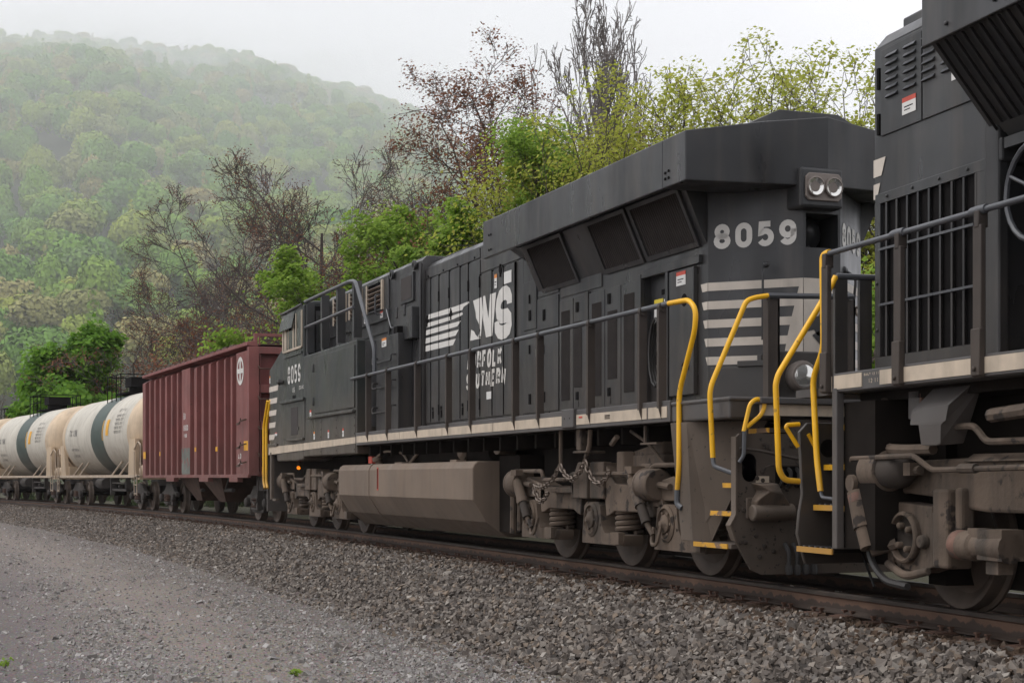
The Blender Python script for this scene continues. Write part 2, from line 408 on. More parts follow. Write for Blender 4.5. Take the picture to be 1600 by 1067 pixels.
def ground_material():
    m = bpy.data.materials.new('gravel_lot'); m.use_nodes = True; n = m.node_tree.nodes; L = m.node_tree.links; b = n['Principled BSDF']
    b.inputs['Roughness'].default_value = .9; b.inputs['Specular IOR Level'].default_value = .25
    g = n.new('ShaderNodeNewGeometry'); sp = n.new('ShaderNodeVectorMath'); sp.operation = 'SUBTRACT'; sp.inputs[1].default_value = (CEN[0], CEN[1], GZ); L.new(g.outputs['Position'], sp.inputs[0])
    fl = n.new('ShaderNodeVectorMath'); fl.operation = 'MULTIPLY'; fl.inputs[1].default_value = (1, 1, 0); L.new(sp.outputs[0], fl.inputs[0])
    ln = n.new('ShaderNodeVectorMath'); ln.operation = 'LENGTH'; L.new(fl.outputs[0], ln.inputs[0])
    off = n.new('ShaderNodeMath'); off.operation = 'SUBTRACT'; off.inputs[1].default_value = RAD; L.new(ln.outputs['Value'], off.inputs[0])   # metres from the track centre
    def nz(s, d=6, v=None):
        q = n.new('ShaderNodeTexNoise'); q.inputs['Scale'].default_value = s; q.inputs['Detail'].default_value = d; L.new(v or g.outputs['Position'], q.inputs['Vector']); return q.outputs['Fac']
    wob = n.new('ShaderNodeMath'); wob.operation = 'MULTIPLY_ADD'; wob.inputs[1].default_value = 1.6; L.new(nz(.35, 3), wob.inputs[0]); L.new(off.outputs[0], wob.inputs[2])
    wv = n.new('ShaderNodeMapRange'); wv.inputs['From Min'].default_value = -14.2; wv.inputs['From Max'].default_value = -2.2; L.new(wob.outputs[0], wv.inputs['Value'])
    cr = n.new('ShaderNodeValToRGB'); e = cr.color_ramp.elements
    for k, (p, c) in enumerate(((0, (.185, .163, .152)), (.22, (.118, .103, .102)), (.36, (.215, .190, .174)), (.50, (.116, .102, .101)), (.62, (.145, .128, .123)), (.74, (.245, .216, .192)), (.86, (.165, .145, .130)), (1, (.135, .120, .108)))):
        if k > 1: e.new(p)
        e[k if k < 2 else k].position = p
        e[k].color = (*c, 1)
    L.new(wv.outputs[0], cr.inputs['Fac'])
    def mixc(f, a, c, mode='MIX'):
        q = n.new('ShaderNodeMix'); q.data_type = 'RGBA'; q.blend_type = mode
        for k, s in (('Factor', f), ('A', a), ('B', c)):
            if isinstance(s, (int, float)): q.inputs[k].default_value = s
            elif isinstance(s, tuple): q.inputs[k].default_value = (*s, 1)
            else: L.new(s, q.inputs[k])
        return q.outputs['Result']
    r1 = n.new('ShaderNodeMapRange'); r1.inputs['From Min'].default_value = .30; r1.inputs['From Max'].default_value = .85; L.new(nz(.7, 7), r1.inputs['Value'])
    h_ = n.new('ShaderNodeMath'); h_.operation = 'MULTIPLY'; h_.inputs[1].default_value = .55; L.new(r1.outputs[0], h_.inputs[0]); c = mixc(h_.outputs[0], cr.outputs['Color'], (.185, .164, .154))
    r2 = n.new('ShaderNodeMapRange'); r2.inputs['From Min'].default_value = .3; r2.inputs['From Max'].default_value = .7; r2.inputs['To Min'].default_value = .62; r2.inputs['To Max'].default_value = 1.38; L.new(nz(38, 5), r2.inputs['Value'])
    cc = n.new('ShaderNodeCombineColor'); [L.new(r2.outputs[0], cc.inputs[k]) for k in range(3)]
    c = mixc(1.0, c, cc.outputs[0], 'MULTIPLY')
    vo = n.new('ShaderNodeTexVoronoi'); vo.inputs['Scale'].default_value = 55; L.new(g.outputs['Position'], vo.inputs['Vector'])
    c = mixc(.30, c, vo.outputs['Color'], 'SOFT_LIGHT')
    bey = n.new('ShaderNodeMapRange'); bey.inputs['From Min'].default_value = 3.8; bey.inputs['From Max'].default_value = 5.5; L.new(wob.outputs[0], bey.inputs['Value'])
    c = mixc(bey.outputs[0], c, (.055, .052, .034))          # soil beyond the track, darkened so gaps under the train look shaded
    hs_ = n.new('ShaderNodeHueSaturation'); hs_.inputs['Saturation'].default_value = 1.15; L.new(c, hs_.inputs['Color']); L.new(hs_.outputs[0], b.inputs['Base Color'])
    bp = n.new('ShaderNodeBump'); bp.inputs['Strength'].default_value = .8; bp.inputs['Distance'].default_value = .02; L.new(vo.outputs['Distance'], bp.inputs['Height']); L.new(bp.outputs[0], b.inputs['Normal'])
    return m
def spread(lo, hi, n, c, w):           # grid lines, dense around c
    t = np.linspace(math.asinh((lo - c) / w), math.asinh((hi - c) / w), n); return c + w * np.sinh(t)
gx = spread(-1500, 500, 260, -16, 6.0); gy = spread(-350, 1450, 240, -6, 3.0)
PX, PY = np.meshgrid(gx, gy, indexing='ij')
OFF = np.hypot(PX - CEN[0], PY - CEN[1]) - RAD
def lot_z(x, y, off):
    z = GZ + .018 * np.sin(x * .5 + 1.1 * np.sin(y * .4)) * np.cos(y * .6 + .5) * np.exp(-((x + 20) / 60) ** 2)
    for o_, w_, d_ in ((-9.6, .55, .05), (-7.9, .5, .045), (-5.6, .5, .03)): z = z - d_ * np.exp(-((off - o_) / w_) ** 2)     # wheel tracks
    return z
Zg = lot_z(PX, PY, OFF)
ground = grid('ground', np.stack([PX, PY, Zg], -1), ground_material()); tag(ground, kind='structure')

BALL = [(.060, .050, .043), (.13, .112, .098), (.20, .172, .148), (.085, .070, .060), (.33, .285, .24), (.15, .138, .130), (.26, .195, .14), (.095, .080, .070), (.17, .140, .115), (.42, .385, .34)]
BED = mat('ballast_fines', (.036, .029, .024), .95, var=.35, scale=9, bump=.6, bscale=45)  # fines darkened so the gaps between stones read as shade
STONE = mat('ballast_stone', (.13, .112, .098), .85, var=.28, scale=30, island=BALL, spec=.3)
GRAV = mat('gravel_stone', (.19, .172, .158), .88, var=.15, scale=30, island=[(.15, .14, .135), (.25, .235, .22), (.34, .32, .30), (.19, .178, .17), (.45, .43, .41), (.22, .195, .175), (.28, .27, .262)], spec=.3)
def bed_z(off):
    a = np.abs(off); return np.interp(a, [0, .55, 1.15, 1.45, 1.8, 2.3, 3.2, 3.75, 4.4], [-.24, -.25, -.205, -.195, -.225, -.33, -.55, -.66, -.72])
ss = np.linspace(-150, 26, 300); oo = np.array([-4.3, -3.75, -3.2, -2.7, -2.3, -1.75, -1.25, -.55, 0, .55, 1.25, 1.75, 2.3, 3.2, 3.75, 4.3])
P = np.zeros((len(ss), len(oo), 3))
for i, s in enumerate(ss):
    for j, o_ in enumerate(oo):
        a = arc(s, o_); P[i, j] = (a[0], a[1], bed_z(o_) - .01)
tag(grid('ballast_bed', P, BED), kind='structure')

def stones(name, n, place, size, m, seed, flat_=.62):
    """thousands of angular stones as one mesh; place(rng, n) -> x, y, z"""
    rng = np.random.default_rng(seed); x, y, z = place(rng, n); n = len(x)
    cube = np.array([(-1, -1, -1), (1, -1, -1), (1, 1, -1), (-1, 1, -1), (-1, -1, 1), (1, -1, 1), (1, 1, 1), (-1, 1, 1)], float)
    V = cube[None] * (1 + rng.uniform(-.42, .25, (n, 8, 3)))
    V[:, 4:, :2] *= rng.uniform(.35, .9, (n, 1, 1))
    s = size(rng, n)[:, None] * np.stack([rng.uniform(.75, 1.35, n), rng.uniform(.7, 1.1, n), rng.uniform(.45, .85, n) * flat_ / .62], -1)
    V *= s[:, None, :] * .5
    q = rng.normal(size=(n, 4)); q[:, 0] += .6; q /= np.linalg.norm(q, axis=1)[:, None]; w, a, b, c = q.T
    Rm = np.stack([1 - 2 * (b * b + c * c), 2 * (a * b - c * w), 2 * (a * c + b * w), 2 * (a * b + c * w), 1 - 2 * (a * a + c * c), 2 * (b * c - a * w), 2 * (a * c - b * w), 2 * (b * c + a * w), 1 - 2 * (a * a + b * b)], -1).reshape(n, 3, 3)
    V = np.einsum('nij,nkj->nki', Rm, V) + np.stack([x, y, z], -1)[:, None, :]
    F = np.array([(0, 3, 2, 1), (4, 5, 6, 7), (0, 1, 5, 4), (1, 2, 6, 5), (2, 3, 7, 6), (3, 0, 4, 7)])
    f = (F[None] + 8 * np.arange(n)[:, None, None]).reshape(-1, 4)
    return tag(np_mesh(name, V.reshape(-1, 3), f, [m]), kind='stuff')
def arc_np(s, off):
    t = s / RAD; return XC + (RAD + off) * np.sin(t), CEN[1] + (RAD + off) * np.cos(t)
def place_ballast(rng, n):
    u = rng.uniform(0, 1, n); s = 22 - 92 * u ** 1.7
    near = rng.uniform(0, 1, n) < .93
    off = np.where(near, -(1.28 + 2.75 * rng.uniform(0, 1, n) ** .95), rng.uniform(-1.3, 1.3, n))
    x, y = arc_np(s, off); z = bed_z(off) + rng.uniform(-.012, .022, n)
    bury = (np.abs(off) > 3.5) & (rng.uniform(0, 1, n) < .35)
    z = np.where(np.abs(off) > 3.2, np.maximum(z, GZ - .012 + rng.uniform(-.01, .02, n)), z)
    k = ~bury & ~((np.abs(off) < 1.32) & (np.mod(22 - s + .13, .52) < .26) & (np.abs(off) > .2) & (rng.uniform(0, 1, n) < .82)); return x[k], y[k], z[k]
stones('ballast', 80000, place_ballast, lambda r, n: np.clip(r.normal(.047, .014, n), .02, .095), STONE, 5)
RSTONE = mat('rust_stained_stone', (.075, .052, .038), .9, var=.14, scale=30, spec=.2, island=[(.045, .031, .023), (.080, .052, .036), (.11, .075, .052), (.055, .040, .030), (.15, .115, .09)])
def place_rust(rng, n):
    s = 20 - 80 * rng.uniform(0, 1, n) ** 1.6; off = -(.83 + 1.0 * rng.uniform(0, 1, n) ** 1.3); tie = (np.mod(22 - s + .13, .52) < .26) & (off > -1.4) & (rng.uniform(0, 1, n) < .85); s, off = s[~tie], off[~tie]; x, y = arc_np(s, off); return x, y, bed_z(off) + rng.uniform(-.012, .022, len(s))
stones('rust_stained_ballast', 13000, place_rust, lambda r, n: np.clip(r.normal(.042, .014, n), .018, .085), RSTONE, 15)
def place_gravel(rng, n):
    dep = 11.0 + 46 * rng.uniform(0, 1, n) ** 1.9; lat = (rng.uniform(-.36, .36, n)) * dep * 1.02
    x = CAM_POS[0] + AX_.x * dep + RT_.x * lat; y = CAM_POS[1] + AX_.y * dep + RT_.y * lat
    off = np.hypot(x - CEN[0], y - CEN[1]) - RAD
    cl = np.sin(x * .8 + 2 * np.sin(y * .6)) * .25 + np.sin(x * 2.1 - y * 1.7) * .12
    # coarse strips between the smooth wheel tracks
    d = .13 + .85 * np.clip(np.exp(-((off + 4.6) / .9) ** 2) + .85 * np.exp(-((off + 6.8 + .6 * cl) / .55) ** 2) + .95 * np.exp(-((off + 10.9 + cl) / 1.1) ** 2), 0, 1)
    k = (off < -3.6) & (rng.uniform(0, 1, n) < d)
    return x[k], y[k], lot_z(x[k], y[k], off[k]) + rng.uniform(-.009, .006, k.sum())
stones('gravel', 150000, place_gravel, lambda r, n: np.clip(r.lognormal(-3.72, .45, n), .012, .085), GRAV, 9, .42)

RAILM = mat('rusty_rail', (.125, .070, .045), .8, var=.3, scale=3, bits=((.035, .024, .018), 7, .54), bump=.1)
def rail_material():
    m = mat('rail_web_rust', (.120, .068, .044), .8, var=.25, scale=2.5, bump=.1)
    n = m.node_tree.nodes; L = m.node_tree.links; b = n['Principled BSDF']
    t = n.new('ShaderNodeTexCoord'); mpg = n.new('ShaderNodeMapping'); mpg.inputs['Scale'].default_value = (9, 9, 1.5); L.new(t.outputs['Object'], mpg.inputs['Vector'])
    z = n.new('ShaderNodeTexNoise'); z.inputs['Scale'].default_value = 1.0; z.inputs['Detail'].default_value = 5; L.new(mpg.outputs[0], z.inputs['Vector'])
    sx = n.new('ShaderNodeSeparateXYZ'); L.new(t.outputs['Object'], sx.inputs[0])
    q = n.new('ShaderNodeMath'); q.operation = 'MULTIPLY_ADD'; q.inputs[1].default_value = .16; L.new(z.outputs['Fac'], q.inputs[0]); L.new(sx.outputs['Z'], q.inputs[2])
    r = n.new('ShaderNodeMapRange'); r.inputs['From Min'].default_value = -.025; r.inputs['From Max'].default_value = -.012; L.new(q.outputs[0], r.inputs['Value'])
    mx = n.new('ShaderNodeMix'); mx.data_type = 'RGBA'; mx.inputs['A'].default_value = (.045, .030, .022, 1)
    src = b.inputs['Base Color'].links[0].from_socket; L.new(src, mx.inputs['B']); L.new(r.outputs[0], mx.inputs['Factor']); L.new(mx.outputs['Result'], b.inputs['Base Color'])
    return m
track = bpy.data.objects.new('railway_track', None); COL.objects.link(track); tag(track, kind='structure')
prof = [(-.036, -.006), (-.030, 0), (.030, 0), (.036, -.006), (.036, -.036), (.010, -.05), (.008, -.14), (.07, -.166), (.07, -.18), (-.07, -.18), (-.07, -.166), (-.008, -.14), (-.010, -.05), (-.036, -.036)]
RW = rail_material(); RT = mat('rail_head_steel', (.055, .042, .034), .55, metal=.3, var=.3, scale=5)
for c in (-.757, .757):
    b = MB(RW); rings = []
    for s in np.linspace(-150, 26, 221):
        rings.append([(*arc(s, c + p[0]), p[1]) for p in prof])
    b.rings(rings, sm=False); o = b.build('rail', track); o.data.materials.append(RT)
    for p in o.data.polygons:
        if p.center.z > -.03: p.material_index = 1
WOOD = mat('weathered_tie_wood', (.070, .042, .028), .92, var=.3, scale=6, streak=.0, bump=.5, bscale=22, bits=((.12, .085, .062), 9, .6))
PLT = mat('rusty_tie_plate', (.090, .048, .032), .85, var=.3, scale=8)
tb = MB(WOOD); tb.box(-.115, .115, -1.36, 1.36, -.37, -.192); tie0 = tb.build('sleeper', track, bevel=.012)
pb = MB(PLT)
pb.box(-.10, .10, -.95, -.57, -.192, -.178)
for xx, yy in ((-.07, -.855), (.06, -.66), (.07, -.86), (-.06, -.65)): pb.box(xx - .012, xx + .012, yy - .012, yy + .012, -.18, -.150); pb.box(xx - .018, xx + .018, yy - .022, yy + .022, -.150, -.136)
pb.box(-.10, .10, -1.0, -.95, -.192, -.183)
plate0 = pb.build('tie_plate', tie0)
rng = random.Random(3)
for k in range(270):
    s = 22 - .52 * k; p = arc(s); t = tie0 if k == 0 else tie0.copy()
    if k: COL.objects.link(t); t.parent = track
    t.location = (p[0], p[1] + rng.uniform(-.05, .05), rng.uniform(-.012, .004)); t.rotation_euler = (0, 0, -s / RAD + rng.uniform(-.02, .02))
    if 0 < k < 130: q = plate0.copy(); COL.objects.link(q); q.parent = t

# ------------------------------------------------------------------ wooded hill
rv_u = np.array([-2400, -1200, -300, 0, 100, 200, 300, 400, 500, 560, 640, 700, 760, 850, 1000, 1200, 1600, 2400])
rv_v = np.array([60, 30, 22, 40, 48, 58, 72, 86, 116, 122, 158, 200, 250, 320, 420, 520, 620, 690])
ZR = 1000.0
def hill_h(lat, dep):
    u = 800 + 2464 * lat / np.maximum(dep, ZR * .6); hm = np.maximum((747 - np.interp(u, rv_u, rv_v)) / 2464 * ZR - 13, 2)
    t = np.clip((dep - 230) / (ZR - 230), 0, 1.35); h = hm * np.where(t < 1, t ** .92, 1 - .8 * (t - 1))
    g = 9 * np.sin(lat * .021 + 1.2 * np.sin(dep * .006)) + 5 * np.sin(lat * .052 + dep * .017) + 3 * np.sin(lat * .11 - dep * .05)
    return h + g * np.clip(t * 3, 0, 1) * np.clip(1.15 - t, .15, 1)
LA, DE = np.meshgrid(np.linspace(-720, 560, 90), np.linspace(215, 1240, 80), indexing='ij')
X_ = CAM_POS[0] + AX_.x * DE + RT_.x * LA; Y_ = CAM_POS[1] + AX_.y * DE + RT_.y * LA; H_ = hill_h(LA, DE) - 2.0
hill = grid('hillside', np.stack([X_, Y_, H_], -1), mat('forest_floor', (.055, .060, .030), .95, var=.4, scale=.05)); tag(hill, kind='structure')

def leaf_mat(name, col, var=.3, trans=.3, island=None):
    return mat(name, col, .75, var=var, scale=.6, trans=trans, island=island, spec=.2)
def canopy_mat():
    m = bpy.data.materials.new('canopy_leaves'); m.use_nodes = True; n = m.node_tree.nodes; L = m.node_tree.links; b = n['Principled BSDF']; b.inputs['Roughness'].default_value = .8; b.inputs['Specular IOR Level'].default_value = .15
    oi = n.new('ShaderNodeObjectInfo'); cr = n.new('ShaderNodeValToRGB'); e = cr.color_ramp.elements
    cols = [(.125, .27, .05), (.24, .38, .06), (.165, .31, .065), (.36, .40, .07), (.19, .35, .06), (.38, .32, .13), (.145, .29, .07), (.30, .41, .065)]
    while len(e) < len(cols): e.new(.5)
    for i, c in enumerate(cols): e[i].position = i / (len(cols) - 1); e[i].color = (*c, 1)
    L.new(oi.outputs['Random'], cr.inputs['Fac'])
    g = n.new('ShaderNodeNewGeometry'); mr = n.new('ShaderNodeMapRange'); mr.inputs['To Min'].default_value = .82; mr.inputs['To Max'].default_value = 1.18; L.new(g.outputs['Random Per Island'], mr.inputs['Value'])
    cc = n.new('ShaderNodeCombineColor'); [L.new(mr.outputs[0], cc.inputs[k]) for k in range(3)]
    mx = n.new('ShaderNodeMix'); mx.data_type = 'RGBA'; mx.blend_type = 'MULTIPLY'; mx.inputs['Factor'].default_value = 1; L.new(cr.outputs['Color'], mx.inputs['A']); L.new(cc.outputs[0], mx.inputs['B']); L.new(mx.outputs['Result'], b.inputs['Base Color'])
    return m
CANOPY = canopy_mat()
def quads(C, N, size, rng, stretch=1.0, tilt=.55):
    """leaf cards: centres, rough normals, sizes -> verts, faces"""
    n = len(C); N = N + rng.normal(0, tilt, (n, 3)); N /= np.linalg.norm(N, axis=1)[:, None] + 1e-9
    A = np.cross(N, rng.normal(size=(n, 3))); A /= np.linalg.norm(A, axis=1)[:, None] + 1e-9; B = np.cross(N, A)
    s = size[:, None] * .5; a = A * s * stretch; b = B * s
    bend = N * s * .35
    V = np.stack([C - a - b * .6, C - b + a * .15 - bend * .2, C + a + b * .4 + bend * .3, C + b - a * .2 + bend], 1)
    return V.reshape(-1, 3), (np.array([0, 1, 2, 3])[None] + 4 * np.arange(n)[:, None])
def crown_proto(seed, conifer=False):
    rng = np.random.default_rng(seed); C, N = [], []
    lob = [(rng.uniform(-2.4, 2.4), rng.uniform(-2.4, 2.4), rng.uniform(-1.2, 2.2), rng.uniform(1.9, 3.0)) for _ in range(9)] + [(0, 0, 0, 3.4), (0, 0, 1.8, 2.6)]
    if conifer: lob = [(0, 0, -5 + 1.5 * k, 2.4 - .27 * k) for k in range(8)]
    for x, y, z, r in lob:
        n = int(9.0 * r * r * 4.0); d = rng.normal(size=(n, 3)); d[:, 2] = np.abs(d[:, 2]) * 1.1 - .35; d /= np.linalg.norm(d, axis=1)[:, None]
        C.append(np.array([x, y, z]) + d * r * rng.uniform(.82, 1.06, (n, 1))); N.append(d)
    C = np.concatenate(C); N = np.concatenate(N); v, f = quads(C, N, rng.uniform(.42, .82, len(C)), rng, tilt=.3)
    me_o = np_mesh('forest_tree', v, f, [CANOPY], True); COL.objects.unlink(me_o); return me_o
def forest():
    rng = np.random.default_rng(21); N = 4600
    dep = 250 + 870 * rng.uniform(0, 1, N) ** .75; lat = rng.uniform(-.50, .30, N) * dep
    h = hill_h(lat, dep) - 2.0
    keep = h > 1.0; dep, lat, h = dep[keep], lat[keep], h[keep]
    x = CAM_POS[0] + AX_.x * dep + RT_.x * lat; y = CAM_POS[1] + AX_.y * dep + RT_.y * lat
    me = bpy.data.meshes.new('forest'); me.from_pydata(np.stack([x, y, h + 8 + rng.normal(0, 2.2, len(x))], -1).tolist(), [], [])
    fo = bpy.data.objects.new('forest', me); COL.objects.link(fo); tag(fo, kind='stuff')
    pc = bpy.data.collections.new('forest_trees')
    for k in range(6): pc.objects.link(crown_proto(40 + k))
    pc.objects.link(crown_proto(50, True))
    ng = bpy.data.node_groups.new('forest_scatter', 'GeometryNodeTree')
    ng.interface.new_socket('Geometry', in_out='INPUT', socket_type='NodeSocketGeometry'); ng.interface.new_socket('Geometry', in_out='OUTPUT', socket_type='NodeSocketGeometry')
    n = ng.nodes; L = ng.links; gi = n.new('NodeGroupInput'); go = n.new('NodeGroupOutput')
    m2p = n.new('GeometryNodeMeshToPoints'); ip = n.new('GeometryNodeInstanceOnPoints'); ci = n.new('GeometryNodeCollectionInfo'); ci.inputs['Collection'].default_value = pc; ci.inputs['Separate Children'].default_value = True; ci.inputs['Reset Children'].default_value = True
    ip.inputs['Pick Instance'].default_value = True
    ri = n.new('FunctionNodeRandomValue'); ri.data_type = 'INT'; ri.inputs['Min'].default_value = 0; ri.inputs['Max'].default_value = 6
    rr = n.new('FunctionNodeRandomValue'); rr.data_type = 'FLOAT_VECTOR'; rr.inputs['Max'].default_value = (.15, .15, 6.28)
    rs = n.new('FunctionNodeRandomValue'); rs.data_type = 'FLOAT_VECTOR'; rs.inputs['Min'].default_value = (.75, .75, .8); rs.inputs['Max'].default_value = (1.5, 1.5, 1.45)
    L.new(gi.outputs[0], m2p.inputs[0]); L.new(m2p.outputs[0], ip.inputs['Points']); L.new(ci.outputs[0], ip.inputs['Instance'])
    L.new([o for o in ri.outputs if o.type == 'INT'][0], ip.inputs['Instance Index'])
    vec = lambda nd: [o for o in nd.outputs if o.type == 'VECTOR'][0]
    L.new(vec(rr), ip.inputs['Rotation']); L.new(vec(rs), ip.inputs['Scale']); L.new(ip.outputs[0], go.inputs[0])
    md = fo.modifiers.new('scatter', 'NODES'); md.node_group = ng
forest()

# ------------------------------------------------------------------ damp air and low cloud
def volume_mat(name, dens, col=(.97, .98, 1.0), noisy=None):
    m = bpy.data.materials.new(name); m.use_nodes = True; n = m.node_tree.nodes; L = m.node_tree.links; n.clear()
    o = n.new('ShaderNodeOutputMaterial'); v = n.new('ShaderNodeVolumePrincipled'); v.inputs['Color'].default_value = (*col, 1); v.inputs['Density'].default_value = dens; v.inputs['Anisotropy'].default_value = .1
    L.new(v.outputs[0], o.inputs['Volume'])
    return m
hz = MB(); hz.mats = [volume_mat('haze_air', .00014)]
cx_, cy_ = at(-60, 600)
hz.box(-1560, 540, -380, 1480, -4.0, 345); hzo = hz.build('haze'); tag(hzo, kind='stuff')

def mist(name, lat, dep, z, half, dens, seed, sc):
    """a drifting wisp: noisy density fading out towards the edge of an ellipsoid"""
    m = bpy.data.materials.new('mist_air'); m.use_nodes = True; n = m.node_tree.nodes; L = m.node_tree.links; n.clear()
    o = n.new('ShaderNodeOutputMaterial'); v = n.new('ShaderNodeVolumePrincipled'); v.inputs['Color'].default_value = (.98, .985, 1, 1); v.inputs['Anisotropy'].default_value = .1
    t = n.new('ShaderNodeTexCoord'); ln = n.new('ShaderNodeVectorMath'); ln.operation = 'LENGTH'; L.new(t.outputs['Object'], ln.inputs[0])
    f = n.new('ShaderNodeMapRange'); f.inputs['From Min'].default_value = 1.0; f.inputs['From Max'].default_value = .15; L.new(ln.outputs['Value'], f.inputs['Value'])
    of = n.new('ShaderNodeVectorMath'); of.operation = 'ADD'; of.inputs[1].default_value = (seed, seed * 1.7, 0); L.new(t.outputs['Object'], of.inputs[0])
    z_ = n.new('ShaderNodeTexNoise'); z_.inputs['Scale'].default_value = sc; z_.inputs['Detail'].default_value = 4; L.new(of.outputs[0], z_.inputs['Vector'])
    r = n.new('ShaderNodeMapRange'); r.inputs['From Min'].default_value = .40; r.inputs['From Max'].default_value = .68; r.inputs['To Max'].default_value = dens; L.new(z_.outputs['Fac'], r.inputs['Value'])
    q = n.new('ShaderNodeMath'); q.operation = 'MULTIPLY'; L.new(f.outputs[0], q.inputs[0]); L.new(r.outputs[0], q.inputs[1]); L.new(q.outputs[0], v.inputs['Density']); L.new(v.outputs[0], o.inputs['Volume'])
    b = MB(m); b.lathe([(math.sin(math.pi * k / 12), -math.cos(math.pi * k / 12)) for k in range(13)], (0, 0, 0), (0, 0, 1), 20)
    ob = b.build(name); x, y = at(lat, dep); ob.location = (x, y, z); ob.scale = half; ob.rotation_euler = (0, 0, -HEAD); tag(ob, kind='stuff'); return ob
for k, (u, v, dep, half, d) in enumerate(((210, 120, 830, (75, 78, 34), .030), (330, 175, 780, (55, 60, 26), .026), (610, 215, 800, (60, 75, 50), .013), (90, 75, 880, (60, 90, 28), .017), (480, 105, 900, (50, 90, 26), .013))):
    mist('mist_wisp', (u - 800) / 2464 * dep, dep, (747 - v) / 2464 * dep + 1, half, d, 3.1 * k, 2.4)

def mist_bank():
    m = volume_mat('valley_mist', .0014, (.97, .985, 1.0)); b = MB(m); b.lathe([(math.sin(math.pi * k / 14), -math.cos(math.pi * k / 14)) for k in range(15)], (0, 0, 0), (0, 0, 1), 28)
    o = b.build('mist_bank'); x, y = at(-230, 690); o.location = (x, y, 50); o.scale = (540, 430, 190); o.rotation_euler = (0, 0, -HEAD); tag(o, kind='stuff')
mist_bank()

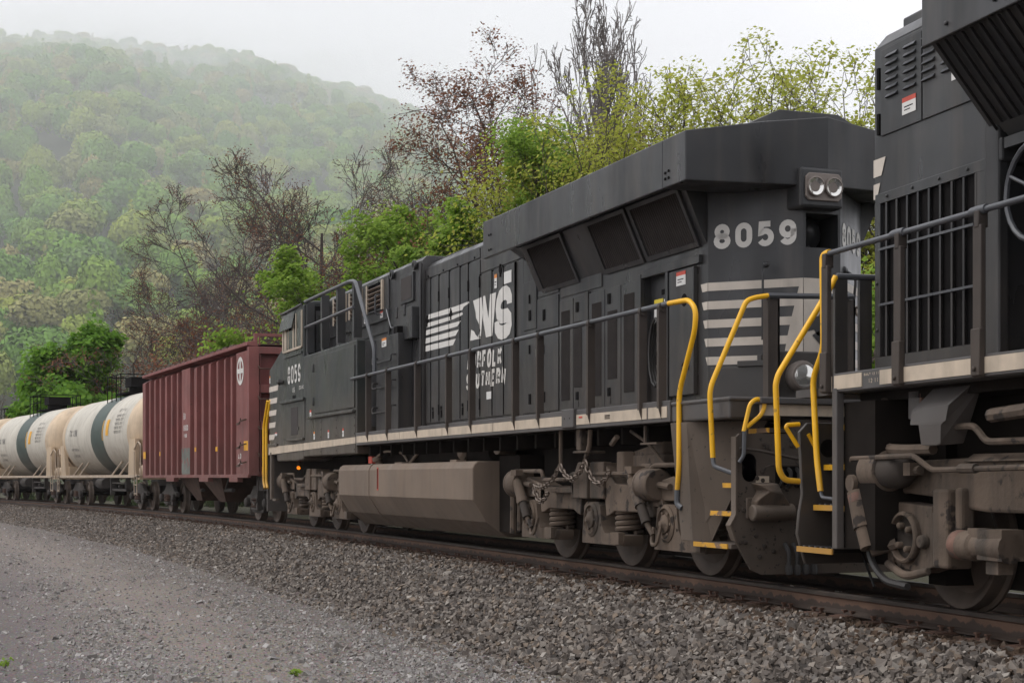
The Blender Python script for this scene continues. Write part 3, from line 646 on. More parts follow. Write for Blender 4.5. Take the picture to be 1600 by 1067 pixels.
# ------------------------------------------------------------------ locomotive 8059
def six_wheel_truck(loco, xs, flip=1):
    """three-axle truck under a locomotive: frame, wheels, springs, brake cylinders, dampers (x measured in the loco's frame)"""
    x1, x2, x3 = xs; y = -1.16
    t = MB(TRUCK)
    # frame: web with an arch over each spring nest
    top = [(x1 - .55, .98), (x1 - .1, 1.06), (x1 + .6, .93), (x2 - .62, .95), (x2 - .34, 1.22), (x2 + .34, 1.22), (x2 + .62, .98), (x3 - .6, .95), (x3 + .1, 1.06), (x3 + .55, .98)]
    bot = [(x3 + .55, .72), (x3 + .36, .64), (x3 + .32, .80), (x3 - .32, .80), (x3 - .36, .62), (x3 - .46, .62), (x3 - .6, .665), (x2 + .6, .665), (x2 + .48, .62), (x2 + .38, .60), (x2 + .34, .80), (x2 - .34, .80), (x2 - .38, .60), (x2 - .48, .62), (x2 - .6, .665), (x1 + .62, .665), (x1 + .48, .62), (x1 + .37, .60), (x1 + .32, .80), (x1 - .32, .80), (x1 - .36, .64), (x1 - .55, .72)]
    t.py(top + bot, y - .13, y + .12)
    for s in (1,):
        t.py([(p[0], p[1]) for p in top + bot], 1.04, 1.22)
    t.box(x1 - .4, x3 + .4, -.9, .9, .80, .95)
    t.py([(x2 - .46, .80), (x2 - .02, .80), (x2 - .02, 1.23), (x2 - .30, 1.23), (x2 - .5, .98)], y - .20, y - .05); t.box(x2 - .02, x2 + .38, y - .165, y - .05, .802, 1.228)       # centre pocket
    for xa in (x1 + 1.0, x2 + 1.05):
        t.box(xa - .25, xa + .02, y - .12, y - .05, .78, .93); t.box(xa - .12, xa - .04, y - .08, y - .05, .68, .78)
    t.box(x2 - 1.15, x2 - .48, y - .20, y - .13, .86, .93); t.box(x2 - .5, x2 - .42, y - .20, y - .05, .80, 1.0)            # hooked bar
    t.box(x3 - .62, x3 - .40, y - .15, y - .05, .76, .98); t.box(x1 + .34, x1 + .5, y - .13, y - .05, .74, .96)
    frame = t.build('truck', loco, bevel=.018)
    for xa in xs:                                                # journal boxes with their spring ledges
        b = MB(TRUCK)
        b.py([(xa - .30, .28), (xa + .86, .28), (xa + .90, .34), (xa + .90, .40), (xa + .36, .41), (xa + .27, .50), (xa + .23, .72), (xa + .15, .765), (xa - .15, .765), (xa - .23, .72), (xa - .27, .5)], y - .14, y + .1)
        b.box(xa + .66, xa + .88, y - .20, y - .12, .30, .43)
        b.use(TRUCKD)
        for q_ in range(2): b.box(xa - .14 - .02 * q_, xa + .16, y - .1215, y - .12, .345 - .035 * q_, .358 - .035 * q_)
        for q_ in (-.24, .24): b.lathe([(.02, 0), (.02, .02)], (xa + q_, y - .12, .50), (0, -1, 0), 6)
        jb = b.build('journal_box', frame, bevel=.010)
        b = MB(TRUCK); b.lathe([(.19, 0), (.20, .03), (.165, .05), (.16, .02)], (xa - .01, y - .12, .56), (0, -1, 0), 20, cap=False)
        b.use(TRUCKD); b.lathe([(.001, .012), (.165, .012)], (xa - .01, y - .12, .56), (0, -1, 0), 20)
        b.use(TRUCK); b.lathe([(.10, 0), (.10, .05), (.05, .07), (.03, .10)], (xa - .01, y - .12, .56), (0, -1, 0), 12)
        for k in range(6):
            a = k * math.pi / 3; b.lathe([(.018, 0), (.018, .045)], (xa - .01 + .125 * math.cos(a), y - .12, .56 + .125 * math.sin(a)), (0, -1, 0), 6)
        b.build('journal_cap', frame)
        b = MB(TRUCK)
        for q in range(2): b.spring((xa + .60, y + .07 + .02 * q, .42), .145 - .05 * q, .25, 4.0, .030 - .01 * q)
        b.build('coil_spring', frame)
    for xa in xs:
        for s, nm in ((-1, 'wheel'), (1, 'wheel')):
            b = MB(WHEEL)
            b.lathe([(.16, -.075), (.17, .03), (.28, .02), (.40, .0), (.45, .03), (.50, .045), (.525, .045), (.53, .03), (.536, -.06), (.565, -.085), (.565, -.11), (.50, -.115), (.2, -.09)], (xa, s * .755, .534), (0, s, 0), 40)
            b.use(SHAFT); b.lathe([(.001, .05), (.16, .05), (.17, .02)], (xa, s * .755, .534), (0, s, 0), 20)
            b.build(nm, frame)
    b = MB(SHAFT)
    for xa in xs: b.cyl((xa, -1.05, .534), (xa, 1.05, .534), .10, n=12); b.box(xa + .15, xa + .9, -.6, .6, .22, .85)
    b.box(x1 - .45, x3 + .5, -.62, .62, .16, .80); b.box(x1 - .5, x3 + .55, -.9, .9, .95, 1.45)  # solid dark fill added to blacken the space under the truck
    b.box(x1 + .5, x2 - .45, -.95, -.90, .40, .84); b.box(x2 + .5, x3 - .45, -.95, -.90, .40, .84)  # dark sheets added behind the springs, standing in for shade
    b.build('traction_motor', frame)
    for xa, d in ((x1 - .30, 1), (x3 - .28, -1)):                 # brake cylinders
        b = MB(TRUCK); b.lathe([(.001, -.27), (.10, -.25), (.165, -.19), (.185, -.16), (.185, -.14), (.175, -.13), (.175, .12), (.16, .14), (.001, .14)], (xa, y - .16, .97), (1, 0, 0), 24)
        b.box(xa - .18, xa + .18, y - .14, y + .05, .74, .82); b.cyl((xa + .14, y - .16, .97), (xa + .40, y - .16, .95), .035, n=8)
        b.build('brake_cylinder', frame)
    for xa, zt in ((x1 - .18, 1.0), (x3 - .62, 1.02)):            # slanted dampers
        b = MB(TRUCK); b.cyl((xa, y - .25, zt), (xa + .22, y - .25, zt - .28), .064, .07, 14); b.use(TRUCKD); b.cyl((xa + .21, y - .25, zt - .26), (xa + .36, y - .25, zt - .46), .054, n=12)
        b.use(TRUCK); b.ball((xa - .02, y - .25, zt + .04), .055, 10); b.cyl((xa + .36, y - .25, zt - .46), (xa + .45, y - .22, zt - .58), .03, n=8); b.box(xa - .10, xa + .08, y - .30, y - .05, zt + .07, zt + .15)
        b.build('damper', frame)
        b = MB(TRUCK); b.tube(fillet([(xa + .43, y - .20, .52), (xa + .44, y - .24, .34), (xa + .58, y - .24, .33), (xa + .62, y - .2, .55)], .1), .022, 6); b.build('brake_hose', frame)
    b = MB(TRUCK)
    b.tube(fillet([(x1 - .45, y - .18, .92), (x1 - .45, y - .18, 1.13), (x1 + .52, y - .18, 1.13), (x1 + .54, y - .16, 1.02), (x2 - .75, y - .16, 1.02), (x2 - .55, y - .16, 1.09), (x3 - .72, y - .16, 1.09)], .06), .027, 7)
    b.tube(fillet([(x3 - .45, y - .14, 1.10), (x3 - .3, y - .14, 1.18), (x3 + .5, y - .14, 1.18)], .06), .027, 7)
    b.build('brake_pipe', frame)
    return frame

def chain_mesh(b, a, c, sag, link=.055, wire=.008, side=(0, 1, 0)):
    a, c = Vector(a), Vector(c); n = max(4, int((c - a).length * 1.35 / (link * .78)))
    pts = [a.lerp(c, k / n) - Vector((0, 0, sag * 4 * (k / n) * (1 - k / n))) for k in range(n + 1)]
    for k in range(n):
        m = (pts[k] + pts[k + 1]) / 2; d = (pts[k + 1] - pts[k]).normalized(); sd = Vector(side)
        p = sd if k % 2 else d.cross(sd).normalized()
        ring = [m + d * (link * .62 * math.cos(q * math.pi / 4)) + p * (link * .36 * math.sin(q * math.pi / 4)) for q in range(8)]
        b.tube(ring, wire, 4, loop=True)

def handrail_post(parent, x, z0, z1, y=-1.52, w=.10):
    """flat plate stanchion set across the walkway, with a narrow front flange and a pointed foot"""
    b = MB(POST)
    b.px([(y - .035, z0 + .12), (y - .035, z1), (y + w - .035, z1), (y + w - .035, z0 + .02), (y + w - .07, z0), (y + w - .09, z0 + .01)], x - .006, x + .006)
    b.box(x - .045, x - .006, y - .035, y - .023, z0 + .13, z1)
    b.lathe([(.045, -.03), (.045, .03)], (x, y, z1 + .01), (1, 0, 0), 10)
    for zz in (z0 + .06, z0 + .2): b.lathe([(.016, 0), (.016, .012)], (x + .006, y + w * .4, zz), (1, 0, 0), 6)
    return b.build('handrail_post', parent)

def build_8059():
    L = thing('diesel_locomotive', (XC, 0, 0), 0, 'black diesel locomotive numbered 8059 with white horse logo behind its railing', 'locomotive')
    # --- underframe and deck
    b = MB(SHAFT); b.box(-10.0, 10.9, -.55, .55, 1.05, 1.62); b.box(-9.9, 10.6, -1.38, 1.38, 1.60, 1.72)
    for k in range(18): b.box(-2.4 + k * .66, -2.34 + k * .66, -1.36, -.5, 1.42, 1.60)
    b.build('underframe', L)
    b = MB(GREYS); b.box(-10.2, 10.9, -1.49, 1.49, 1.722, 1.80); b.build('walkway_deck', L)
    b = MB(GREYS); b.box(-2.74, 9.72, -1.52, -1.42, 1.615, 1.835); b.box(-2.74, 9.72, 1.42, 1.52, 1.615, 1.835); b.build('side_sill', L, bevel=.008)
    segs = [(-2.66, .0), (.02, 2.2), (2.22, 4.4), (4.42, 6.86), (7.28, 9.18), (9.22, 9.66)]
    for a, c in segs: boxp('sill_stripe', L, TAN, (a, c, -1.526, -1.519, 1.66, 1.775))
    b = MB(GREYS); b.box(6.9, 7.26, -1.56, -1.5, 1.63, 1.85); b.use(DARK)
    for xx in (7.0, 7.16): b.lathe([(.001, 0), (.022, 0)], (xx, -1.562, 1.74), (0, -1, 0), 8)
    b.build('sill_bracket', L, bevel=.01)
    b = MB(RED); b.box(7.36, 7.46, -1.53, -1.525, 1.735, 1.755); b.use(DARK)
    for zz in (1.72, 1.70, 1.735): b.box(8.1, 8.24, -1.53, -1.526, zz, zz + .008)
    b.build('sill_lettering', L)['kind'] = 'stuff'
    # --- cab with short nose
    b = MB(CABP)
    prof = [(-10.2, 1.545), (-10.2, 3.42), (-8.88, 3.785), (-8.88, 4.44), (-8.80, 4.52), (-6.90, 4.52), (-6.90, 1.42), (-7.45, 1.395), (-7.55, 1.395), (-9.38, 1.40), (-9.44, 1.545)]
    b.py(prof, -1.5, 1.5); b.px([(-1.5, 4.51), (-1.28, 4.61), (1.28, 4.61), (1.5, 4.51)], -8.82, -6.9)
    b.build('cab', L, bevel=.03)
    for z0, zz in ((1.77, 1.60),):
        b = MB(TAN); b.py([(-10.19, 1.555), (-10.19, 1.72), (-2.77, 1.765), (-2.77, 1.655)], -1.517, -1.511); b.build('sill_stripe', L)
    for k in range(5):                                            # nose stripes
        z = 2.925 - .262 * k; wd = .95 - .09 * k
        flat('nose_stripe', L, STRIPE, [[(-10.19, -1.506, z), (-10.19 + wd - .07, -1.506, z), (-10.19 + wd, -1.506, z + .115), (-10.19, -1.506, z + .115)]])
    sticker(L, -10.13, -1.502, 3.2, .08, .16, [ORNG]); sticker(L, -9.5, -1.502, 1.99, .22, .07, [RED])
    # cab side window with flap
    b = MB(FRAMET); b.box(-8.76, -8.66, -1.53, -1.5, 3.68, 4.40); b.box(-6.99, -6.94, -1.53, -1.5, 3.68, 4.42); b.box(-8.66, -6.99, -1.53, -1.5, 3.66, 3.71); b.box(-7.78, -7.70, -1.525, -1.5, 3.71, 4.3); b.box(-7.52, -7.47, -1.525, -1.5, 3.71, 4.4)
    w = b.build('cab_window', L, bevel=.006)
    for a, c in ((-8.66, -7.78), (-7.70, -7.52), (-7.47, -6.99)): boxp('window_pane', w, GLASS, (a, c, -1.511, -1.503, 3.71, 4.42))
    b = MB(FRAMET); b.box(-8.25, -8.21, -1.518, -1.504, 3.71, 4.2); b.box(-8.62, -8.40, -1.516, -1.512, 3.72, 4.15); b.build('window_post', w)
    b = MB(CABP)
    b.rings([[(x, -1.505, 4.47), (x, -1.50, 4.50), (x, -1.57, 4.13), (x, -1.585, 4.12)] for x in (-8.86, -7.62)], sm=False)
    b.face([(-8.86, -1.505, 4.47), (-8.86, -1.58, 4.12), (-8.7, -1.505, 4.12)]); b.build('sun_shade', L)
    b = MB(BLACK); b.tube([(-8.9, -1.52, 4.505), (-7.5, -1.52, 4.52), (-6.95, -1.52, 4.535)], .025, 6); b.build('rain_gutter', L)
    b = MB(CABP); b.box(-8.6, -6.95, -1.53, -1.5, 3.55, 3.60); b.build('window_sill', L)
    # number and lettering on the cab
    letters('road_number_digit', L, WHT, '8059', plane((-8.32, -1.507, 2.99), (1, 0, 0), (0, 0, 1)), .262, .375, .062, .055)
    b = MB(WHT); text(b, 'NS', plane((-7.86, -1.507, 2.80), (1, 0, 0), (0, 0, 1)), .09, .11, .022, .02); text(b, 'ES44AC', plane((-7.25, -1.507, 2.83), (1, 0, 0), (0, 0, 1)), .055, .08, .016, .015); b.build('cab_lettering', L)['kind'] = 'stuff'
    b = MB(BLACK2); b.lathe([(.04, 0), (.07, .1), (.001, .16)], (-8.75, -1.5, 3.07), (-.5, -1, 0), 10); b.build('side_lamp', L)
    b = MB(CABP); b.box(-8.9, -6.7, -1.56, -1.5, 2.60, 2.655); b.box(-10.2, -9.3, -1.54, -1.5, 1.725, 1.79); b.box(-8.2, -6.75, -1.56, -1.5, 1.80, 1.85); b.build_each('cab_ledge', L, bevel=.01)
    b = MB(CABP); b.box(-8.85, -6.72, -1.515, -1.5, 1.86, 2.59); b.use(SCREEN); b.box(-7.95, -7.32, -1.522, -1.514, 1.93, 2.49); b.use(BLACK); b.box(-7.3, -7.22, -1.53, -1.51, 2.02, 2.08); b.build('toilet_hatch', L, bevel=.004)
    b = MB(DARK); b.box(-7.85, -7.6, -1.51, -1.503, 2.68, 2.74); b.build('cab_vent', L)
    sticker(L, -6.25, -1.502, 2.3, .13, .16, [RED])
    # --- equipment cabinet behind the cab
    b = MB(CABP); b.box(-6.895, -2.76, -1.5, -.9, 1.47, 3.48); b.box(-6.895, -2.76, .9, 1.5, 1.47, 3.48); cabn = b.build('equipment_cabinet', L, bevel=.02)
    b = MB(CABP); b.box(-5.88, -2.84, -1.522, -1.5, 2.29, 3.39)
    for z in (2.45, 3.1): b.cyl((-5.9, -1.53, z), (-5.9, -1.53, z + .16), .03, n=8)
    b.build('cabinet_door', L, bevel=.008)
    b = MB(CABP); b.box(-6.3, -2.8, -1.57, -1.5, 2.20, 2.25); b.build('cabinet_ledge', L, bevel=.01)
    for a, c in ((-6.68, -5.3), (-5.28, -4.1), (-4.08, -2.8)):
        b = MB(CABP); b.box(a, c, -1.51, -1.5, 1.49, 2.18); b.use(DARK)
        for k in range(5): b.lathe([(.016, 0), (.016, .006)], (c - .05, -1.51, 1.55 + .14 * k), (0, -1, 0), 6)
        b.build('cabinet_panel', L, bevel=.003)
    for xx in (-5.9, -4.75, -3.65): sticker(L, xx, -1.511, 1.87, .10, .15, [ORNG if xx < -5 else RED])
    b = MB(GREYS); b.box(-2.757, -2.735, -1.34, -1.14, 1.95, 3.46); b.build('cabinet_end_panel', L, bevel=.004)
    # --- guard rail on top of the cabinet
    for k, xx in enumerate((-6.86, -5.62, -4.40, -3.22)):
        b = MB(BLACK2); b.box(xx - .02, xx + .10, -1.45, -1.43, 3.55, 4.56); b.box(xx + .08, xx + .10, -1.43, -1.3, 3.55, 4.56); b.py([(xx - .02, 3.55), (xx + .10, 3.55), (xx + .22, 3.46), (xx + .1, 3.44)], -1.45, -1.43); b.build('guard_post', L)
    b = MB(PIPE); b.tube(fillet([(-6.9, -1.46, 4.575), (-3.4, -1.46, 4.575), (-2.98, -1.46, 4.53), (-1.72, -1.46, 3.24), (-1.72, -1.46, 2.84)], .12), .036, 8); b.build('guard_handrail', L)
    b = MB(PIPE); b.tube([(-7.0, -1.46, 4.06), (-3.1, -1.46, 4.085)], .030, 8); b.build('guard_handrail', L)
    b = MB(DARK); b.box(-6.89, -6.87, -1.3, -.98, 3.5, 4.5); b.use(BLACK2); b.box(-6.87, -6.85, -1.25, -1.0, 3.5, 4.40); b.use(GLASS); b.box(-6.85, -6.84, -1.2, -1.05, 3.75, 4.3); b.build('cab_rear_door', L)
    # --- equipment hood with brake-grid louvres
    b = MB(BLACK); b.box(-6.89, -.45, -1.0, 1.0, 1.80, 4.60); b.px([(-1.0, 4.60), (-.92, 4.68), (.92, 4.68), (1.0, 4.60)], -6.89, -.45); b.build('equipment_hood', L, bevel=.01)
    for x0, x1, z0, z1 in ((-6.35, -5.35, 4.05, 4.58), (-5.1, -4.2, 4.05, 4.56), (-3.85, -2.75, 4.03, 4.56), (-2.45, -1.8, 4.02, 4.5))[:3]:
        b = MB(FRAMET); b.box(x0, x0 + .09, -1.035, -1.0, z0, z1); b.box(x1 - .09, x1, -1.035, -1.0, z0, z1); b.use(BLACK); b.box(x0 + .09, x1 - .09, -1.03, -1.0, z1 - .03, z1); b.box(x0 + .09, x1 - .09, -1.03, -1.0, z0, z0 + .03); b.use(DARK); b.box(x0 + .09, x1 - .09, -1.006, -1.0, z0 + .03, z1 - .03)
        lv = b.build('grid_louvre', L)
        for k in range(5):
            z = z0 + .06 + k * (z1 - z0 - .12) / 5
            b = MB(SLAT); b.obox(((x0 + x1) / 2, -1.02, z + .03), ((x1 - x0) / 2 - .1, .022, .012), (-.6, 0, 0)); b.build('slat', lv)
    for xx in (-4.0, -2.9): sticker(L, xx, -1.001, 3.95, .16, .12, [RED])
    b = MB(BLACK2); b.box(-2.3, -.5, -1.012, -1.0, 3.70, 4.57); b.build('blower_panel', L, bevel=.004)
    b = MB(BLACK); b.box(-1.56, -.82, -1.05, -1.01, 3.98, 4.46); b.use(SCREEN); b.box(-1.50, -.90, -1.056, -1.05, 4.03, 4.41); b.build('intake_vent', L, bevel=.006)
    b = MB(BLACK2); b.box(-1.62, -.60, -1.14, -1.0, 3.34, 3.86); b.use(BLACK)
    for xx in (-1.5, -1.05): b.box(xx, xx + .10, -1.16, -1.13, 3.74, 3.92)
    b.build('electrical_box', L, bevel=.012)
    for xx in (-2.05, -.72):
        b = MB(BLACK2); b.box(xx - .16, xx - .08, -1.05, -1.0, 4.50, 4.60); b.lathe([(.085, -.02), (.085, .02), (.04, .02), (.04, -.02)], (xx, -1.06, 4.55), (0, 1, 0), 12); b.build('lifting_eye', L)
    b = MB(BLACK); b.tube([(-2.32, -1.03, 3.5), (-2.32, -1.03, 4.58)], .02, 6); b.tube([(-.48, -1.02, 1.9), (-.48, -1.02, 4.55)], .022, 6); b.build('conduit', L)
    b = MB(PIPE); b.tube(fillet([(-2.9, -1.0, 4.3), (-2.9, -1.12, 4.3), (-2.9, -1.12, 3.95), (-2.9, -1.0, 3.95)], .04), .014, 6); b.tube(fillet([(-2.25, -1.0, 3.98), (-2.25, -1.1, 3.98), (-1.95, -1.1, 3.62), (-1.7, -1.0, 3.62)], .04), .014, 6); b.build('grab_iron', L)
    b = MB(BLACK); b.box(-6.85, -2.35, -1.06, -1.0, 3.82, 3.85); b.box(-6.85, -2.35, -1.03, -1.0, 3.60, 3.65); b.build('hood_trim', L)
    # duct box with three grab irons
    b = MB(BLACK); b.box(-2.36, -1.02, -1.25, -1.0, 1.84, 3.46); b.use(DARK); b.box(-1.32, -1.10, -1.24, -1.05, 3.46, 3.58); b.build('blower_duct', L, bevel=.01)
    for z in (3.05, 2.62, 2.20):
        b = MB(BLACK); b.tube(fillet([(-2.28, -1.25, z + .06), (-2.28, -1.34, z + .06), (-2.28, -1.34, z - .04), (-1.14, -1.34, z - .04), (-1.14, -1.34, z + .06), (-1.14, -1.25, z + .06)], .03), .017, 6); b.build('grab_iron', L)
    sticker(L, -1.85, -1.252, 3.36, .28, .15, [ORNG])
    # --- engine hood
    body = [(-.45, -.93), (4.0, -.93), (4.0, .93), (-.45, .93)]
    b = MB(BLACK); b.pz(body, 1.80, 4.46); b.px([(-.93, 4.46), (-.85, 4.55), (.85, 4.55), (.93, 4.46)], -.45, 4.0); b.build('engine_hood', L, bevel=.012)
    b = MB(BLACK2); b.box(-.40, .95, -.7, .7, 4.55, 4.64); b.box(1.2, 3.3, -.45, .45, 4.55, 4.66); b.build('exhaust_hatch', L, bevel=.01)
    xs = [-.43, -.155, .283, .803, 1.335, 1.727, 2.25, 2.78, 3.261, 3.72]
    for k in range(9):
        zt = 4.26 if k < 6 else 4.02
        b = MB(BLACK2); b.box(xs[k] + .008, xs[k + 1] - .008, -.95, -.93, 1.93, zt); d = b.build('hood_door', L, bevel=.004)
        if k in (0, 3, 7):
            b = MB(DARK); xm = xs[k] + .1 if k < 7 else xs[k + 1] - .12; b.lathe([(.001, 0), (.055, 0), (.06, -.01)], (xm, -.962, 3.60 if k < 7 else 4.0), (0, -1, 0), 12); b.box(xm - .02, xm + .02, -.965, -.95, 3.5 if k < 7 else 3.9, 3.68 if k < 7 else 4.08); b.build('latch', d)
        if k in (1, 2, 4):
            b = MB(DARK); b.box(xs[k] + .1, xs[k] + .15, -.962, -.95, 2.0, 2.12); b.box(xs[k] + .11, xs[k] + .14, -.968, -.95, 2.13, 2.18); b.build('latch', d)
    for k in range(1, 10): boxp('door_seal', L, DARK, (xs[k] - .005, xs[k] + .005, -.960, -.93, 1.95, (4.28 if k < 6 else 4.04)))
    for k in (2, 3, 5, 6):
        b = MB(DARK)
        for z in (2.05, 3.85): b.box(xs[k] - .018, xs[k] + .018, -.966, -.94, z, z + .16)
        b.build_each('door_hinge', L)
    b = MB(BLACK2); b.box(-.43, 2.22, -.945, -.93, 4.29, 4.44); b.box(2.27, 3.98, -.945, -.93, 4.06, 4.44)
    b.use(DARK)
    for xx in (-.3, .5, 1.2, 2.0): b.lathe([(.018, 0), (.018, .012)], (xx, -.945, 4.32), (0, -1, 0), 6)
    b.build_each('hood_panel', L, bevel=.004)
    # logo: striped mane, horse head left dark, N and S
    Y = -.9555
    white = [[(-0.261, 3.694), (1.128, 3.686), (1.756, 3.697), (1.786, 3.672), (1.508, 3.637), (1.458, 3.598), (-0.282, 3.619)],
             [(-0.340, 3.562), (0.881, 3.555), (1.446, 3.563), (1.483, 3.529), (1.370, 3.514), (0.921, 3.496), (-0.368, 3.492)],
             [(-0.383, 3.450), (1.395, 3.441), (1.205, 3.370), (-0.404, 3.368)], [(-0.404, 3.321), (1.288, 3.316), (1.128, 3.236), (-0.426, 3.234)], [(-0.412, 3.199), (1.141, 3.186), (0.999, 3.100), (-0.426, 3.105)],
             [(1.950, 3.684), (2.336, 3.698), (2.400, 3.469), (2.354, 3.338), (2.301, 3.096), (2.177, 3.128), (2.277, 3.209), (2.224, 3.311), (2.088, 3.417), (2.070, 3.501)],
             [(1.823, 3.100), (1.865, 3.263), (1.998, 3.225), (2.070, 3.172), (2.165, 3.127), (2.295, 3.132), (2.301, 3.094)],
             [(2.400, 3.705), (2.493, 3.701), (2.636, 3.359), (2.710, 3.700), (2.963, 3.701), (2.801, 3.091), (2.527, 3.091), (2.400, 3.362)]]
    b = MB(WHT)
    for pl in white: b.face([(x, Y, z) for x, z in pl])
    b.build_each('horse_logo_shape', L); b = MB(WHT)
    S = [(3.511, 3.485), (3.511, 3.559), (3.469, 3.612), (3.372, 3.652), (3.254, 3.650), (3.145, 3.617), (3.073, 3.544), (3.046, 3.462), (3.068, 3.388), (3.172, 3.333), (3.297, 3.328), (3.415, 3.328), (3.490, 3.284), (3.500, 3.203), (3.458, 3.143), (3.362, 3.110), (3.199, 3.102), (3.079, 3.127), (3.007, 3.179), (2.996, 3.282)]
    ribbon(b, S, .20, lambda a, c: (a, Y, c))
    b.build('logo_letter', L)
    letters('company_name_letter', L, WHT, 'NORFOLK', plane((1.66, Y, 2.645), (1, 0, 0), (0, 0, 1)), .195, .27, .062, .028, .14); letters('company_name_letter', L, WHT, 'SOUTHERN', plane((1.61, Y, 2.365), (1, 0, 0), (0, 0, 1)), .195, .25, .062, .026, .14)
    sticker(L, 2.66, Y, 2.24, .2, .11, []); sticker(L, 2.95, Y, 3.86, .10, .2, [ORNG]); sticker(L, 3.45, Y, 3.86, .30, .17, [])
    # --- radiator section
    SB = BLACK2
    b = MB(BLACK); b.pz([(4.003, -.93), (7.88, -.93), (7.88, -.85), (8.50, -.85), (8.50, -.93), (9.43, -.93), (10.15, -.22), (10.15, .22), (9.43, .93), (4.003, .93)], 1.80, 3.40)
    b.pz([(4.003, -.93), (9.43, -.93), (10.15, -.22), (10.15, -.19), (9.78, -.19), (9.78, .19), (10.15, .19), (10.15, .22), (9.43, .93), (4.003, .93)], 3.4003, 3.75)
    b.pz([(4.003, -.93), (9.43, -.93), (10.15, -.22), (10.15, .22), (9.43, .93), (4.003, .93)], 3.7503, 4.45)
    b.build('radiator_hood', L)
    for x0, x1, z0, z1 in ((4.03, 4.52, 1.92, 3.02), (4.03, 4.52, 3.05, 3.70), (4.55, 5.30, 1.92, 2.98), (4.55, 5.30, 3.01, 3.42)):
        b = MB(SB); b.box(x0, x1, -.948, -.93, z0, z1); b.use(DARK); b.box(x0 + .22, x0 + .30, -.958, -.948, z0 + .12, z0 + .26); b.box(x0 + .23, x0 + .27, -.96, -.948, z1 - .3, z1 - .18); b.build('hood_door', L, bevel=.004)
    b = MB(SB); b.box(5.38, 6.68, -.943, -.93, 3.36, 3.60); b.box(4.6, 5.3, -.943, -.93, 3.45, 3.66); b.build_each('hood_panel', L, bevel=.003)
    sticker(L, 4.62, -.949, 2.72, .22, .10, []); sticker(L, 4.68, -.949, 2.05, .16, .06, [])
    for k, (x0, x1, sx0, sx1, sz0, sz1) in enumerate(((5.38, 5.84, 5.46, 5.73, 2.03, 3.17), (5.85, 6.22, 5.89, 6.12, 2.18, 3.0), (6.34, 6.82, 6.45, 6.73, 2.04, 3.17), (6.83, 7.29, 6.92, 7.19, 2.22, 3.03), (7.30, 7.80, 7.39, 7.67, 2.04, 3.18))):
        b = MB(SB); b.box(x0 + .006, x1 - .006, -.965, -.93, 1.87, 3.31); d = b.build('screen_door', L, bevel=.006)
        b = MB(SCREEN); b.box(sx0, sx1, -.969, -.962, sz0, sz1)
        for q in range(9):
            xx = sx0 + (q + .5) * (sx1 - sx0) / 9; b.box(xx - .006, xx + .006, -.976, -.969, sz0, sz1)
        b.build('screen', d)
        if k in (1, 3):
            b = MB(DARK); b.box(x0 + .10, x0 + .17, -.978, -.964, 3.12, 3.24); b.box(x0 + .10, x0 + .17, -.978, -.964, 2.02, 2.12); b.use(SB); b.box(x0 + .09, x0 + .18, -.973, -.964, 1.93, 2.0); b.build('latch', d)
    b = MB(SB); b.box(6.22, 6.33, -.975, -.93, 1.87, 3.34); b.box(7.80, 7.875, -.985, -.93, 1.87, 3.36); b.box(7.875, 9.3, -.975, -.93, 3.31, 3.40); b.box(8.505, 8.57, -.985, -.93, 1.85, 3.31); b.build_each('door_frame', L, bevel=.006)
    b = MB(DARK); b.box(8.16, 8.24, -.857, -.845, 3.1, 3.16); b.use(LYEL); b.box(7.98, 8.20, -.86, -.85, 2.98, 3.06); b.use(PAPER); b.box(7.98, 8.20, -.86, -.85, 2.80, 2.979); b.box(8.27, 8.46, -.88, -.85, 2.78, 3.04); b.use(DARK)
    for xx, zz in ((8.31, 2.96), (8.41, 2.97), (8.41, 2.83)): b.lathe([(.03, 0), (.03, .015)], (xx, -.88, zz), (0, -1, 0), 8)
    b.build('control_panel', L)
    b = MB(HOSE)
    for q in range(3): b.tube([(8.18 + .17 * math.cos(t / 12 * 6.28), -.88 - .03 * q, 2.45 + (.34 + .02 * q) * math.sin(t / 12 * 6.28)) for t in range(12)], .018, 6, loop=True)
    b.build('cable_coil', L)
    b = MB(SB); b.box(8.62, 9.20, -.99, -.93, 1.93, 3.29); d = b.build('hood_door', L, bevel=.01)
    for z in (2.95, 2.22):
        b = MB(DARK); b.lathe([(.001, .004), (.065, .004), (.07, 0)], (8.99, -.99, z), (0, -1, 0), 14); b.use(SB); b.box(8.96, 9.10, -1.005, -.99, z - .02, z + .02); b.build('latch', d)
    sticker(L, 8.92, -.992, 3.19, .22, .15, [RED])
    # radiator wings: cross-section lofted to a shallow V at the rear
    def xr(y): return 10.07 + .20 * (1 - abs(y) / 1.52)
    top = [(-1.52, 4.01), (-1.52, 4.51), (-.7, 4.64), (0, 4.72), (.7, 4.64), (1.52, 4.51), (1.52, 4.01), (1.46, 4.01), (1.42, 4.18), (.9, 4.18), (0, 4.05), (-.9, 4.18), (-1.42, 4.18), (-1.46, 4.01)]
    b = MB(BLACK); b.rings([[(4.0, y, z) for y, z in top], [(9.55, y, z) for y, z in top]], sm=False)
    end = [(-1.52, 4.01), (-1.52, 4.51), (-.7, 4.64), (0, 4.72), (.7, 4.64), (1.52, 4.51), (1.52, 4.01), (0, 4.01)]
    b.rings([[(9.552, y, z) for y, z in end], [(xr(y), y, z) for y, z in end]], cap=False, sm=False)
    b.face([(xr(end[k][0]), *end[k]) for k in (0, 1, 2, 3, 7)]); b.face([(xr(end[k][0]), *end[k]) for k in (7, 3, 4, 5, 6)]); b.face([(9.552, *end[k]) for k in range(8)])
    b.build('radiator_wing', L, bevel=.012)
